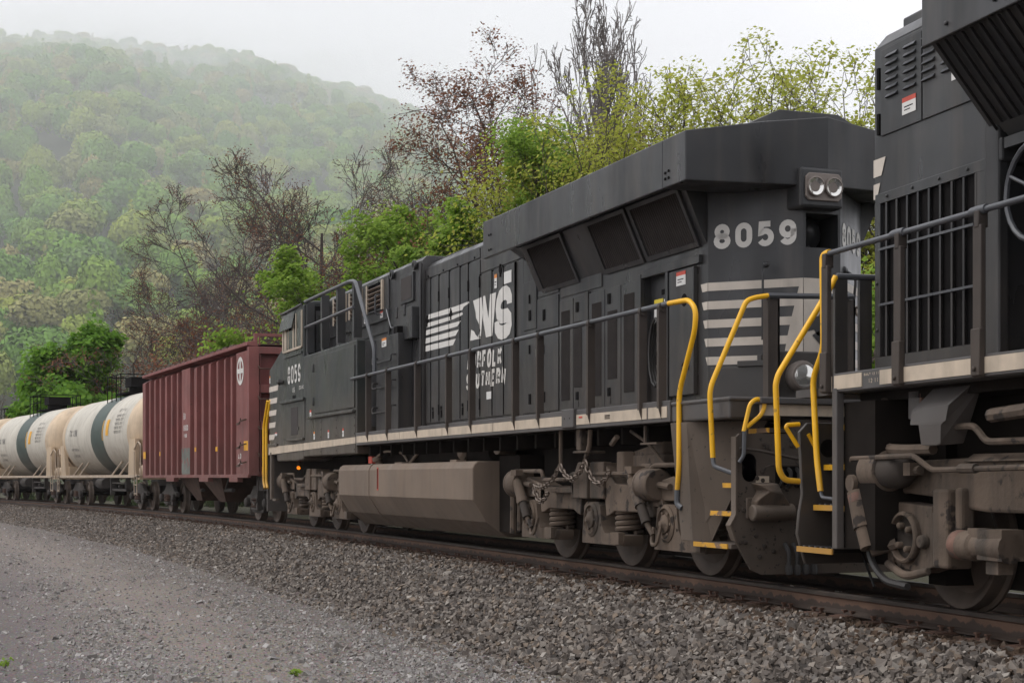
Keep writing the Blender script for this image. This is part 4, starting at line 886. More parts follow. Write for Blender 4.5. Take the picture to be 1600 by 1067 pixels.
    for sgn in (-1, 1):
        b = MB(BLACK)
        b.rings([[(4.6, sgn * .93, 3.50), (4.6, sgn * 1.20, 4.10), (4.6, sgn * 1.16, 4.17), (4.6, sgn * .93, 4.17)], [(9.40, sgn * .93, 3.50), (9.40, sgn * 1.20, 4.10), (9.40, sgn * 1.16, 4.17), (9.40, sgn * .93, 4.17)]], sm=False)
        b.rings([[(4.1, sgn * .93, 4.0), (4.1, sgn * 1.2, 4.16), (4.1, sgn * .93, 4.17)], [(4.6, sgn * .93, 3.50), (4.6, sgn * 1.2, 4.10), (4.6, sgn * .93, 4.17)]], sm=False)
        b.build('radiator_bay', L)
    for x0, x1, sl in ((4.78, 6.02, 0), (6.80, 7.92, .12), (8.0, 9.28, .12)):
        def sp(x, t, off=.012): return (x, -.93 - .27 * t - off * .91, 3.50 + .60 * t - off * .41)
        b = MB(SCREEN); b.face([sp(x0 + .06, .08), sp(x1 - .06, .08), sp(x1 - .06, .93), sp(x0 + .06, .93)])
        n = int((x1 - x0) / .05)
        for q in range(n):
            xx = x0 + .08 + q * .05
            if xx < x1 - .07: b.rings([[sp(xx, .08, .012), sp(xx + .012, .08, .012), sp(xx + .006, .08, .024)], [sp(xx, .93, .012), sp(xx + .012, .93, .012), sp(xx + .006, .93, .024)]], cap=False, sm=False)
        b.use(BLACK)
        for a, c, t0, t1 in ((x0, x1, .0, .08), (x0, x1, .93, 1.0)): b.rings([[sp(a, t0, .0), sp(a, t1, .0), sp(a, t1, .03), sp(a, t0, .03)], [sp(c, t0, .0), sp(c, t1, .0), sp(c, t1, .03), sp(c, t0, .03)]], sm=False)
        for a, c in ((x0, x0 + .06), (x1 - .06, x1)): b.rings([[sp(a, .08, .0), sp(a, .93, .0), sp(a, .93, .03), sp(a, .08, .03)], [sp(c, .08, .0), sp(c, .93, .0), sp(c, .93, .03), sp(c, .08, .03)]], sm=False)
        b.build('radiator_grille', L)
    b = MB(BLACK2); b.px([(-.75, 4.66), (-.35, 4.85), (.35, 4.85), (.75, 4.66)], 8.9, 9.9)
    for k in range(9): b.px([(-1.28, 4.55), (-1.1, 4.62), (-.2, 4.74), (-.2, 4.66)], 4.1 + .52 * k, 4.5 + .52 * k)
    b.build('radiator_hatch', L, bevel=.01)
    b = MB(DARK)
    for xx, zz in ((9.62, 4.1), (9.62, 4.16), (9.70, 4.17), (9.7, 4.10), (4.25, 4.3), (4.25, 4.1), (4.33, 4.3), (4.33, 4.1)): b.lathe([(.016, 0), (.016, .008)], (xx, -1.522, zz), (0, -1, 0), 6)
    b.build_each('rivet', L)
    # --- rear of the hood: headlight, horn niche, numbers, stripes
    b = MB(BLACK); b.box(9.9, 10.30, -.34, .16, 3.78, 4.19); b.build('headlight_housing', L, bevel=.03)
    b = MB(BEZEL); b.rings([[(x, y, z) for y, z in [(-.25, 3.85), (.09, 3.85), (.13, 3.89), (.13, 4.09), (.09, 4.13), (-.25, 4.13), (-.29, 4.09), (-.29, 3.89)]] for x in (10.29, 10.325)], sm=False); bz = b.build('headlight_bezel', L, bevel=.008)
    for y in (-.185, .025):
        b = MB(BEZEL); b.lathe([(.098, .0), (.102, .025), (.090, .03), (.086, .012)], (10.325, y, 3.99), (1, 0, 0), 24, cap=False)
        b.use(LENS); b.lathe([(.090, .02), (.07, .008), (.03, -.012), (.001, -.02)], (10.325, y, 3.99), (1, 0, 0), 24, cap=False); b.build('headlight', L)
    b = MB(DARK); b.box(9.781, 9.80, -.189, .189, 3.402, 3.749); b.use(BLACK); b.lathe([(.17, 0), (.19, .06), (.10, .16), (.04, .22), (.001, .23)], (9.80, -.03, 3.58), (1, -.2, .1), 16); b.lathe([(.14, 0), (.001, .12)], (9.82, -.02, 3.47), (1, 0, -.3), 12); b.build('horn', L)
    c1, c2 = Vector((9.43, -.93, 0)), Vector((10.15, -.22, 0)); rv = (c2 - c1).normalized(); nv = Vector((rv.y, -rv.x, 0)); CL = (c2 - c1).length
    o = c1 + nv * .006
    letters('road_number_digit', L, WHT, '8059', plane(o + rv * .05 + Vector((0, 0, 3.43)), rv, (0, 0, 1)), .205, .26, .06, .028)
    r2 = Vector((-rv.x, rv.y, 0)); o2 = Vector((10.15, .22, 0)) + Vector((nv.x, -nv.y, 0)) * .006
    letters('road_number_digit', L, WHT, '8059', plane(o2 + r2 * .05 + Vector((0, 0, 3.43)), r2, (0, 0, 1)), .205, .26, .06, .028)
    for k in range(5):
        z1 = 3.085 - .194 * k; z0 = z1 - .086; e = .12 - .028 * k
        b = MB(STRIPE); b.face([(9.43 - e, -.937, z0 + (0 if k < 4 else .0)), (9.43, -.937, z0), (9.43, -.937, z1), (9.43 - e - .04, -.937, z1)])
        q = plane(o, rv, (0, 0, 1)); zb = z0
        b.face([q(0, zb), q(CL, zb), q(CL, z1), q(0, z1)])
        if k in (0, 3): b.face([(10.156, -.22, zb), (10.156, .22, zb), (10.156, .22, z1), (10.156, -.22, z1)])
        b.build('rear_stripe', L); b = MB(STRIPE); q2 = plane(o2, r2, (0, 0, 1)); b.face([q2(.0 if k == 0 else .1, zb), q2(CL, zb), q2(CL, z1), q2(.0 if k == 0 else .1, z1)])
        b.build('rear_stripe', L)
    # pale field with leaping horse on the centre of the end
    b = MB(STRIPE); b.face([(10.158, -.22, 2.26), (10.158, .22, 2.26), (10.158, .22, 3.085), (10.158, -.22, 3.085)])
    q = plane(o + nv * .003, rv, (0, 0, 1)); b.face([q(.80, 2.22), q(CL, 2.22), q(CL, 3.0), q(.97, 3.0), q(.935, 2.86), q(.89, 2.68), q(.85, 2.5)]); b.build('emblem_field', L)
    b = MB(BLACK); b.face([(10.163, y, z) for y, z in ((-.21, 2.60), (-.16, 2.68), (-.05, 2.70), (.02, 2.80), (.10, 2.92), (.17, 2.93), (.2, 2.88), (.13, 2.84), (.12, 2.72), (.10, 2.62), (.16, 2.50), (.13, 2.40), (.09, 2.42), (.10, 2.52), (.02, 2.58), (-.02, 2.50), (-.06, 2.50), (-.10, 2.56), (-.17, 2.54))]); b.face([(10.163, y, z) for y, z in ((-.05, 2.55), (.0, 2.44), (.05, 2.34), (.09, 2.28), (.05, 2.28), (.0, 2.38), (-.12, 2.5))]); b.build('horse_emblem', L)
    # receptacle housing and boxes below the stripes
    b = MB(BLACK2); q = plane(o, rv, (0, 0, 1))
    def slab(a, c, z0, z1, d0, d1):
        b.rings([[tuple(Vector(q(a, z)) + nv * d) for z, d in ((z0, d0), (z1, d0), (z1, d1), (z0, d1))], [tuple(Vector(q(c, z)) + nv * d) for z, d in ((z0, d0), (z1, d0), (z1, d1), (z0, d1))]], sm=False)
    slab(.06, CL, 1.81, 2.19, 0, .10); slab(.35, .78, 2.19, 2.25, .02, .12); slab(.55, .60, 2.25, 2.31, .03, .08); slab(.78, .83, 2.25, 2.31, .03, .08); slab(.92, .97, 2.25, 2.31, .03, .08)
    b.use(DARK); slab(.70, .84, 2.0, 2.11, .09, .13); b.build('receptacle_box', L, bevel=.006)
    b = MB(BLACK); b.tube(fillet([(10.02, -.62, 2.45), (10.1, -.66, 3.14), (10.02, -.6, 3.2)], .05), .014, 6); b.ball((10.03, -.58, 3.22), .035, 8); b.tube(fillet([(10.0, .42, 2.4), (10.1, .44, 3.12), (10.02, .36, 3.2)], .06), .016, 6); b.ball((10.02, .34, 3.2), .045, 8); b.build('grab_iron', L)
    # --- rear platform
    b = MB(GREYS); b.box(9.72, 10.95, -1.50, 1.50, 1.605, 1.80); b.box(9.72, 10.97, -1.515, 1.515, 1.77, 1.815); b.build('rear_platform', L, bevel=.02)
    b = MB(GREYS); b.box(10.98, 11.16, -1.28, 1.28, 1.74, 1.80); b.build('anticlimber', L, bevel=.01)
    boxp('sill_stripe', L, TAN, (11.10, 11.112, -1.26, -.1, 1.63, 1.735))
    b = MB(BLACK2); b.box(10.55, 10.75, -.86, -.40, 1.80, 2.28); b.build('lamp_box', L, bevel=.015)
    b = MB(BEZEL); b.lathe([(.001, -.20), (.08, -.19), (.145, -.10), (.155, 0), (.13, .045), (.11, .05)], (10.84, -.64, 2.03), (1, -.05, 0), 24, cap=False)
    b.use(LENS); b.lathe([(.125, .04), (.09, .058), (.001, .07)], (10.84, -.64, 2.03), (1, -.05, 0), 24, cap=False); b.build('ditch_light', L)
    for y0, y1, nm in ((-1.0, -.87, 0), (-.25, -.02, 1), (.30, .42, 2)):
        b = MB(POST if nm < 2 else BLACK); b.box(10.78, 10.80, y0, y1, 1.80, 2.80); b.box(10.70, 10.80, y1 - .02, y1, 1.80, 2.80); b.box(10.72, 10.82, y0 - .01, y0 + .01, 1.80, 2.80); b.build('end_rail_post', L)
    b = MB(PIPE); b.tube([(10.80, -1.0, 2.80), (10.80, -.05, 2.83)], .028, 8); b.tube([(10.80, .32, 2.83), (10.80, 1.0, 2.80)], .028, 8); b.build('end_handrail', L)
    b = MB(CHAIN); chain_mesh(b, (10.80, -.02, 2.82), (10.80, .34, 2.82), .62, .075, .010); b.build('safety_chain', L)
    b = MB(YEL); b.tube(fillet([(10.80, -1.0, 2.80), (10.800, -1.140, 2.777), (10.800, -1.237, 2.742), (10.750, -1.583, 1.939), (10.750, -1.603, 1.847), (10.750, -1.569, 1.236)], .12), .026, 10)
    b.use(PIPE); b.tube(fillet([(10.750, -1.569, 1.242), (10.770, -1.573, 1.156), (11.060, -1.422, 1.052)], .05), .022, 8); b.build('end_handrail', L)
    # --- rear steps and pilot plate
    b = MB(SKIRT); b.py([(9.73, 1.60), (10.10, 1.60), (10.23, .42), (9.98, .42)], -1.52, -1.46); b.build('step_skirt', L, bevel=.006)
    b = MB(SKIRT); b.rings([[(10.23, -1.518, .42), (10.33, -1.36, .42), (10.75, -.98, 1.60), (10.10, -1.518, 1.60)], [(10.20, -1.49, .42), (10.30, -1.33, .42), (10.72, -.95, 1.60), (10.07, -1.49, 1.60)]], sm=False)
    b.use(PLATE); b.rings([[(10.3, -1.0, .42), (10.7, -.78, 1.6), (10.7, -.70, 1.6), (10.3, -.92, .42)], [(11.03, -1.0, .42), (11.03, -.78, 1.6), (11.03, -.70, 1.6), (11.03, -.92, .42)]], sm=False); well = b.build('step_well', L)
    for k, (x0, z, y0, y1) in enumerate(((10.26, .405, -1.53, -1.0), (10.40, .71, -1.42, -1.0), (10.47, .98, -1.32, -.95), (10.55, 1.24, -1.22, -.88), (10.63, 1.505, -1.12, -.80))):
        b = MB(PLATE); b.box(x0 + .003, 11.02, y0 + .012, y1, z - .03, z + .012); b.use(YELD); b.box(x0 + .003, 11.02 if k else 10.96, y0, y0 + .012, z - .032, z + .014); b.build('step', well)
    pl = [(-1.46, 1.46), (-1.50, 1.42), (-1.50, .70), (-1.56, .60), (-1.50, .45), (-1.47, .40), (-1.34, .18), (-1.22, .13), (1.22, .13), (1.34, .18), (1.5, .45), (1.5, 1.42), (1.46, 1.46), (.9, 1.46), (.9, 1.60), (-.9, 1.60), (-.9, 1.46)]
    b = MB(PLATE); b.px(pl, 11.04, 11.075)
    b.use(SKIRT); b.px([(-1.51, 1.43), (-1.51, .70), (-1.57, .60), (-1.51, .45), (-1.49, .45), (-1.55, .60), (-1.49, .70), (-1.49, 1.43)], 11.0, 11.09)
    b.use(DARK); b.lathe([(.001, 0), (.075, 0)], (11.08, -1.36, 1.20), (1, 0, 0), 16); b.box(11.076, 11.08, -1.435, -1.285, 1.08, 1.20); b.lathe([(.001, 0), (.075, 0)], (11.08, -1.36, 1.08), (1, 0, 0), 16)
    b.box(11.076, 11.082, -1.08, -.62, .98, 1.16)
    b.use(TRUCKD)
    for y, z in ((-1.2, 1.36), (-1.17, 1.34), (-1.22, 1.10), (-1.28, 1.04), (-1.22, 1.02), (-1.46, .44), (-1.40, .44), (-1.29, .50), (-1.2, .40), (-1.25, .30), (-.9, 1.35), (-1.1, .35), (-1.42, .74)): b.lathe([(.022, 0), (.022, .02), (.001, .025)], (11.075, y, z), (1, 0, 0), 7)
    b.build('pilot_plate', L, bevel=.006)
    b = MB(SKIRT); b.box(11.075, 11.10, -1.40, -1.05, .66, .86); b.lathe([(.001, -.22), (.075, -.22), (.08, -.2), (.08, .2), (.075, .22), (.001, .22)], (11.16, -1.16, .72), (0, 1, .02), 14); b.use(TRUCK)
    b.rings([[(11.10, -1.36, 1.0), (11.22, -1.34, .98), (11.24, -1.14, .99), (11.10, -1.12, 1.0)], [(11.10, -1.30, .92), (11.26, -1.24, .92), (11.26, -1.10, .90), (11.10, -1.10, .92)], [(11.10, -1.36, .82), (11.20, -1.34, .83), (11.22, -1.0, .80), (11.10, -.98, .80)], [(11.10, -1.36, .74), (11.16, -1.34, .74), (11.18, -.96, .72), (11.10, -.96, .72)]], sm=False); b.build('hose_rack', L, bevel=.012)
    b = MB(TAN); b.box(11.08, 11.086, -1.29, -1.15, .98, 1.06); b.build('number_plate', L)
    b = MB(HOSE)
    for k in range(4):
        y = -1.03 + .09 * k; b.tube(fillet([(11.07, y, 1.13), (11.13, y, 1.10), (11.12, y, .99), (11.06, y, .96)], .03), .022, 6)
        b.tube(fillet([(11.08, y + .05, .42), (11.15, y + .06, .34), (11.14, y + .06, .20)], .05), .022, 6); b.lathe([(.03, 0), (.038, .04), (.03, .09), (.015, .1)], (11.14, y + .06, .22), (.1, 0, -1), 8)
    b.build('air_hose', L)
    b = MB(TRUCKD); b.tube(fillet([(11.1, -1.47, 1.32), (11.14, -1.3, 1.30), (11.2, -.9, 1.22), (11.2, -.2, 1.18)], .06), .018, 6); b.tube([(11.1, -1.2, 1.14), (11.16, -1.18, 1.16), (11.16, -.6, 1.16)], .012, 6); b.build('uncoupling_rod', L)
    b = MB(YEL); b.tube(fillet([(11.120, -1.441, 1.478), (11.120, -1.373, 1.743), (11.120, -1.291, 1.792), (11.120, -1.209, 1.745), (11.120, -1.251, 1.636), (11.120, -1.414, 1.514)], .05), .022, 8); b.use(PIPE); b.tube(fillet([(11.120, -1.434, 1.490), (11.120, -1.441, 1.250), (11.100, -1.477, 1.190)], .03), .02, 8); b.build('grab_iron', L)
    b = MB(TRUCKD); b.box(11.0, 11.5, -.14, .14, .72, 1.02); b.px([(-.2, .66), (-.2, 1.06), (.2, 1.06), (.2, .66)], 11.45, 11.72); b.build('coupler', L, bevel=.03)
    b = MB(TRUCKD); b.box(-11.5, -10.2, -.14, .14, .72, 1.02); b.px([(-.2, .66), (-.2, 1.06), (.2, 1.06), (.2, .66)], -11.6, -11.4); b.build('coupler', L, bevel=.03)
    # --- walkway handrail
    for x, w in ((-1.90, .30), (-.68, .30), (.96, .26), (2.49, .28), (3.53, .28), (5.24, .26), (6.10, .25), (7.68, .24), (9.06, .26), (9.53, .20)):
        handrail_post(L, x, 1.63, 2.79, w=.09)
    b = MB(PIPE); b.tube([(-3.02, -1.52, 2.80), (9.70, -1.52, 2.82)], .028, 10); b.build('handrail', L)
    b = MB(YEL); b.tube(fillet([(9.70, -1.52, 2.82), (10.15, -1.52, 2.81), (10.30, -1.52, 2.70), (10.28, -1.52, 2.50), (9.93, -1.52, 1.90), (9.97, -1.54, 1.15), (9.93, -1.54, .92)], .12), .027, 10)
    b.use(PIPE); b.tube(fillet([(9.93, -1.54, .925), (9.92, -1.54, .78), (10.0, -1.52, .74)], .04), .030, 8); b.build('handrail', L)
    # --- front end: pilot, steps, yellow rails (mostly hidden behind the nose)
    b = MB(SKIRT); b.box(-10.05, -9.9, -1.52, -1.46, .58, 1.60); b.box(-9.92, -9.55, -1.5, -1.40, .55, .60); b.build('front_step', L)
    b = MB(GREYS); b.box(-10.95, -10.2, -1.45, 1.45, 1.55, 1.75); b.box(-10.98, -10.90, -1.4, 1.4, .3, 1.55); b.build('front_platform', L)
    for u in (-10.55, -10.25):
        b = MB(YEL); b.tube(fillet([(u + .15, -1.50, 2.75), (u - .18, -1.52, 2.2), (u - .18, -1.52, .95), (u - .05, -1.52, .82)], .1), .030, 8); b.build('handrail', L)
    b = MB(AMBER); b.lathe([(.001, -.02), (.038, 0), (.038, .045)], (-8.62, -1.2, 1.26), (1, -.4, 0), 10); b.use(TRUCK); b.lathe([(.05, 0), (.03, .22)], (-8.62, -1.2, 1.26), (-.1, .1, 1), 10); b.build('ground_lamp', L)
    # --- fuel tank
    tk = [(-1.20, 1.28), (-1.42, 1.28), (-1.47, 1.24), (-1.50, 1.18), (-1.50, .74), (-1.30, .43), (-1.0, .21), (1.0, .21), (1.30, .43), (1.5, .74), (1.5, 1.2), (1.42, 1.28)]
    b = MB(TANKM); b.px(tk, -4.04, 3.5); tank = b.build('fuel_tank', L, bevel=.02)
    b = MB(TANKM); b.px([(-1.44, 1.29), (-1.48, 1.25), (-1.512, 1.18), (-1.512, .74), (-1.31, .42), (-1.0, .20), (-1.0, .22), (-1.29, .44), (-1.49, .745), (-1.49, 1.17), (-1.43, 1.27)], -2.0, -1.90); b.build('tank_seam', tank)
    b = MB(RED); b.box(-1.40, -1.33, -1.507, -1.50, .84, 1.22); b.use(DARK); b.box(-1.385, -1.345, -1.51, -1.507, .86, 1.20); b.build('fuel_gauge', tank)
    b = MB(TANKM); b.lathe([(.06, 0), (.06, .06), (.09, .08), (.09, .14), (.02, .15)], (-2.15, -1.25, 1.28), (0, -.4, 1), 12); b.use(RED); b.box(-2.62, -2.4, -1.32, -1.2, 1.30, 1.42); b.use(TANKM)
    b.lathe([(.10, -.6), (.11, 0), (.06, .04)], (2.15, -1.2, 1.42), (.35, -1, 0), 14); b.lathe([(.06, -.3), (.08, 0)], (3.4, -1.1, 1.45), (.3, -1, .1), 10); b.box(2.2, 2.5, -1.4, -1.25, 1.28, 1.31); b.box(-.7, -.3, -1.40, -1.3, 1.28, 1.30)
    b.tube(fillet([(-2.1, -1.3, 1.42), (-1.6, -1.3, 1.50), (-.9, -1.2, 1.46), (-.6, -1.2, 1.30)], .15), .02, 6); b.cyl((-.5, -1.2, 1.28), (.1, -1.2, 1.5), .03, n=6); b.build('tank_fitting', tank)
    b = MB(SHAFT); b.cyl((-3.0, -1.0, 1.40), (3.2, -1.0, 1.40), .16, n=14); b.box(3.5, 4.3, -1.1, 1.1, .3, 1.35); b.box(-4.4, -4.04, -1.0, 1.0, .3, 1.35); b.build('air_reservoir', L)
    b = MB(TRUCK); b.tube(fillet([(4.55, -1.12, 1.0), (4.35, -1.2, .95), (4.33, -1.2, .30)], .12), .05, 8); b.tube(fillet([(4.75, -1.12, 1.0), (4.55, -1.18, .93), (4.52, -1.18, .35)], .12), .04, 8); b.build_each('drain_pipe', L)
    # --- trucks and what hangs above them
    six_wheel_truck(L, (5.20, 7.22, 9.20)); six_wheel_truck(L, (-8.98, -6.92, -4.85))
    b = MB(TRUCK); b.box(7.08, 7.22, -1.45, -1.3, 1.36, 1.62); b.box(7.0, 7.4, -1.46, -1.2, 1.33, 1.36)
    b.rings([[(7.95, -1.32, 1.10), (7.95, -1.32, 1.34), (8.14, -1.32, 1.34), (8.14, -1.32, 1.10)], [(7.95, -1.2, 1.10), (7.95, -1.2, 1.34), (8.2, -1.2, 1.34), (8.2, -1.2, 1.10)]], sm=False); b.box(8.15, 8.95, -1.22, -.9, 1.16, 1.30); b.py([(8.14, 1.34), (8.9, 1.44), (8.9, 1.3), (8.14, 1.28)], -1.2, -.9); b.box(8.55, 8.8, -1.3, -1.1, 1.10, 1.2); b.build_each('jacking_pad', L, bevel=.02)
    b = MB(TRUCK); b.cyl((6.55, -1.42, 1.62), (6.55, -1.42, 1.20), .028, n=8); b.tube([(7.45, -1.42, 1.60), (7.42, -1.42, 1.42), (7.32, -1.42, 1.28)], .030, 8); b.cyl((8.2, -1.42, 1.5), (8.05, -1.42, 1.42), .03, n=8); b.tube([(8.88, -1.4, 1.6), (8.88, -1.4, 1.42)], .018, 6); b.box(8.8, 9.2, -1.42, -1.35, 1.40, 1.42)
    b.tube(fillet([(8.3, -1.3, 1.56), (8.8, -1.3, 1.40), (9.1, -1.25, 1.15)], .2), .018, 6); b.lathe([(.09, 0), (.10, .02), (.10, .4), (.05, .42)], (6.75, -1.1, 1.14), (1, 0, 0), 12); b.build_each('sand_pipe', L)
    b = MB(CHAIN)
    for a, c, sg in (((6.55, -1.43, 1.20), (7.32, -1.43, 1.26), .20), ((7.32, -1.43, 1.24), (7.93, -1.40, 1.12), .20), ((6.55, -1.43, 1.20), (5.78, -1.45, .96), .12), ((5.72, -1.45, .93), (6.25, -1.48, .86), .14)): chain_mesh(b, a, c, sg, .085, .011)
    b.build('brake_chain', L)
    return L
LOCO = build_8059()

# ------------------------------------------------------------------ the nearest locomotive (only its rear end is in view)
DULL = mat('faded_red_band', (.15, .080, .058), .8, var=.3, scale=9, bits=((.10, .07, .055), 12, .5))
def build_second():
    loc, rz = chord(22.5, 7.5)
    L = thing('diesel_locomotive', loc, rz, 'second black locomotive coupled at the right, blurred rear end with louvred hood and flared radiator', 'locomotive')
    b = MB(SHAFT); b.box(-10.0, 3, -.5, .5, 1.0, 1.72); b.box(-9.4, 3, -1.3, 1.3, 1.66, 1.74); b.build('underframe', L)
    b = MB(GREYS); b.box(-10.15, 3, -1.49, 1.49, 1.74, 1.80); b.build('walkway_deck', L)
    b = MB(GREYS); b.box(-9.46, 3, -1.52, -1.44, 1.745, 1.90); b.box(-9.46, 3, 1.44, 1.52, 1.745, 1.90); b.build('side_sill', L, bevel=.008)
    for a, c in ((-9.43, -8.98), (-8.70, -8.44), (-8.39, -7.42), (-7.37, -5.2), (-5.1, -3)): boxp('sill_stripe', L, TAN, (a, c, -1.527, -1.519, 1.768, 1.88))
    b = MB(TAN); text(b, 'BUILT 12 11', plane((-8.95, -1.523, 1.85), (1, 0, 0), (0, 0, 1)), .02, .022, .006, .005); text(b, '12 11', plane((-8.88, -1.523, 1.79), (1, 0, 0), (0, 0, 1)), .028, .036, .008, .008); b.build('sill_lettering', L)['kind'] = 'stuff'
    boxp('sill_stripe', L, TAN, (-9.62, -9.50, -1.515, -1.505, 1.755, 1.88))
    # hood
    b = MB(BLACK); b.pz([(-9.88, -.9), (-8.10, -.9), (-8.10, .9), (-9.88, .9)], 1.80, 4.72); b.px([(-.9, 4.72), (-.78, 4.86), (.78, 4.86), (.9, 4.72)], -9.88, -8.9); b.pz([(-8.098, -.5), (3, -.5), (3, .5), (-8.098, .5)], 1.8, 4.6); b.build('rear_hood', L, bevel=.02)
    b = MB(BLACK); b.box(-10.0, -8.98, -.55, .55, 4.86, 5.06); b.build('roof_hatch', L, bevel=.02)
    b = MB(BLACK2); b.box(-9.74, -9.10, -.915, -.90, 3.95, 4.68); b.box(-9.08, -8.20, -.915, -.90, 3.95, 4.68)
    b.build_each('hood_panel', L, bevel=.004)
    b = MB(DARK)
    for z in (3.97, 4.36): b.box(-9.80, -9.765, -.92, -.9, z, z + .18)
    b.build_each('door_hinge', L)
    for k in range(4):
        for q in range(6):
            if k == 3 and q > 3: continue
            x = -9.64 + .285 * k; z = 4.25 + .068 * q
            b = MB(BLACK2); b.rings([[(x, -.914, z), (x, -.940, z + .004), (x, -.914, z + .035)], [(x + .175, -.914, z), (x + .175, -.940, z + .004), (x + .175, -.914, z + .035)]], sm=False); b.use(PIPE); b.face([(x, -.9405, z + .006), (x + .175, -.9405, z + .006), (x + .175, -.915, z + .036), (x, -.915, z + .036)]); b.build('louvre', L)  # upper slope in lighter grey, a highlight painted on the top edge
    sticker(L, -9.28, -.917, 4.12, .21, .14, [RED]); sticker(L, -8.58, -.917, 4.22, .14, .12, [])
    for z0, z1, w0, w1 in ((3.62, 3.77, .13, .20), (3.43, 3.56, .06, .11)):
        flat('nose_stripe', L, STRIPE, [[(-9.875, -.906, z0), (-9.875 + w0, -.906, z0), (-9.875 + w1, -.906, z1), (-9.875, -.906, z1)]])
    b = MB(BLACK2); b.box(-9.80, -8.16, -.935, -.9, 3.375, 3.46); b.box(-9.80, -8.16, -.935, -.9, 1.95, 2.07); b.box(-9.80, -9.72, -.935, -.9, 2.07, 3.375); b.box(-8.30, -8.16, -.935, -.9, 2.07, 3.375)
    for xx in (-9.6, -9.2, -8.8, -8.4): b.lathe([(.016, 0), (.016, .014)], (xx, -.935, 3.42), (0, -1, 0), 6)
    for zz in (2.3, 2.7, 3.1): b.lathe([(.016, 0), (.016, .014)], (-8.22, -.935, zz), (0, -1, 0), 6); b.lathe([(.016, 0), (.016, .014)], (-9.76, -.935, zz), (0, -1, 0), 6)
    g = b.build('intake_grille', L, bevel=.006)
    boxp('grille_recess', g, DARK, (-9.72, -8.30, -.906, -.9, 2.07, 3.375))
    for k in range(9):
        x = -9.62 + .165 * k; b = MB(BLACK2); b.obox((x, -.915, 2.72), (.008, .030, .648), (0, 0, .5)); b.build('slat', g)
    for z in (2.97, 2.50): boxp('grille_bar', g, PIPE, (-9.72, -8.30, -.955, -.94, z, z + .02))
    # recess with brake wheel, flared radiator
    b = MB(BLACK); b.box(-8.16, -7.98, -.95, -.85, 1.85, 4.0); b.box(-8.1, -7.95, -.94, -.6, 3.40, 3.58); b.build('hood_post', L, bevel=.02)
    b = MB(DARK); b.box(-8.09, 2, -.52, -.505, 1.85, 3.9); b.use(BLACK2); b.box(-7.2, -6.4, -.8, -.5, 1.9, 2.75); b.build('hood_recess', L)
    b = MB(PIPE); b.tube([(-7.47 + .36 * math.cos(k * math.pi / 12), -.98, 3.10 + .36 * math.sin(k * math.pi / 12)) for k in range(24)], .022, 6, loop=True)
    for k in range(3): b.cyl((-7.47, -.98, 3.10), (-7.47 + .35 * math.cos(.6 + k * 2.1), -.98, 3.10 + .35 * math.sin(.6 + k * 2.1)), .014, n=6)
    b.cyl((-7.47, -.98, 3.10), (-7.47, -.5, 3.10), .03, n=8)
    b.build('brake_wheel', L)
    b = MB(DARK); b.box(-7.30, -7.0, -.7, -.5, 3.05, 3.75); b.use(LYEL); b.box(-7.27, -7.03, -.705, -.695, 3.55, 3.60); b.use(DARK); b.box(-7.3, -7.0, -.71, -.69, 3.60, 3.66); b.build('relay_box', L)
    fl = [(-.9, 3.62), (-1.46, 4.28), (-1.46, 4.60), (-1.30, 4.80), (1.30, 4.80), (1.46, 4.60), (1.46, 4.28), (.9, 3.62)]
    b = MB(BLACK); b.px(fl, -8.10, 3.0)
    b.use(DARK)
    for k in range(26):
        x = -8.02 + .11 * k * 1.0; b.rings([[(x, -.905, 3.60), (x + .04, -.905, 3.60), (x + .02, -.93, 3.60)], [(x, -1.45, 4.245), (x + .04, -1.45, 4.245), (x + .02, -1.475, 4.245)]], sm=False)
    b.use(BLACK); b.box(-8.14, 3.0, -1.50, -1.46, 4.24, 4.62)
    for xx in (-7.8, -7.2, -6.6, -6.0): b.lathe([(.02, 0), (.02, .02)], (xx, -1.5, 4.33), (0, -1, 0), 6)
    b.build('flared_radiator', L, bevel=.012)
    b = MB(BLACK2); b.box(-7.9, -7.2, -.95, -.88, 3.48, 3.56); b.rings([[(-7.9, -.9, 3.56), (-7.9, -1.0, 3.66), (-7.9, -.9, 3.7)], [(-7.0, -.9, 3.56), (-7.0, -1.0, 3.66), (-7.0, -.9, 3.7)]], sm=False); b.build('radiator_bracket', L)
    # handrails
    b = MB(PIPE); b.tube([(-9.60, -1.52, 2.90), (-3, -1.52, 2.905), (2, -1.52, 2.905)], .023, 10)
    for x in (-8.43, -7.36): b.lathe([(.032, -.09), (.036, 0), (.032, .09)], (x, -1.52, 2.905), (1, 0, 0), 10)
    b.build('handrail', L)
    for x in (-9.55, -8.40, -7.34, -5.6):
        b = MB(POST); b.box(x - .05, x + .05, -1.555, -1.51, 1.74, 2.80); b.box(x - .03, x + .03, -1.56, -1.48, 2.78, 2.90); b.box(x - .055, x + .055, -1.57, -1.52, 1.75, 2.08); b.lathe([(.02, 0), (.02, .02)], (x, -1.57, 1.80), (0, -1, 0), 6); b.build('handrail_post', L, bevel=.008)
    b = MB(YEL); b.tube(fillet([(-9.52, -1.52, 2.91), (-9.64, -1.52, 2.905), (-9.62, -1.53, 2.75), (-9.60, -1.53, 2.12), (-9.79, -1.53, 1.88), (-9.72, -1.53, 1.2), (-9.655, -1.53, .93)], .09), .026, 10); b.use(PIPE); b.tube(fillet([(-9.655, -1.53, .935), (-9.63, -1.53, .88), (-9.40, -1.50, .865)], .04), .016, 6); b.build('handrail', L)
    X = -10.05
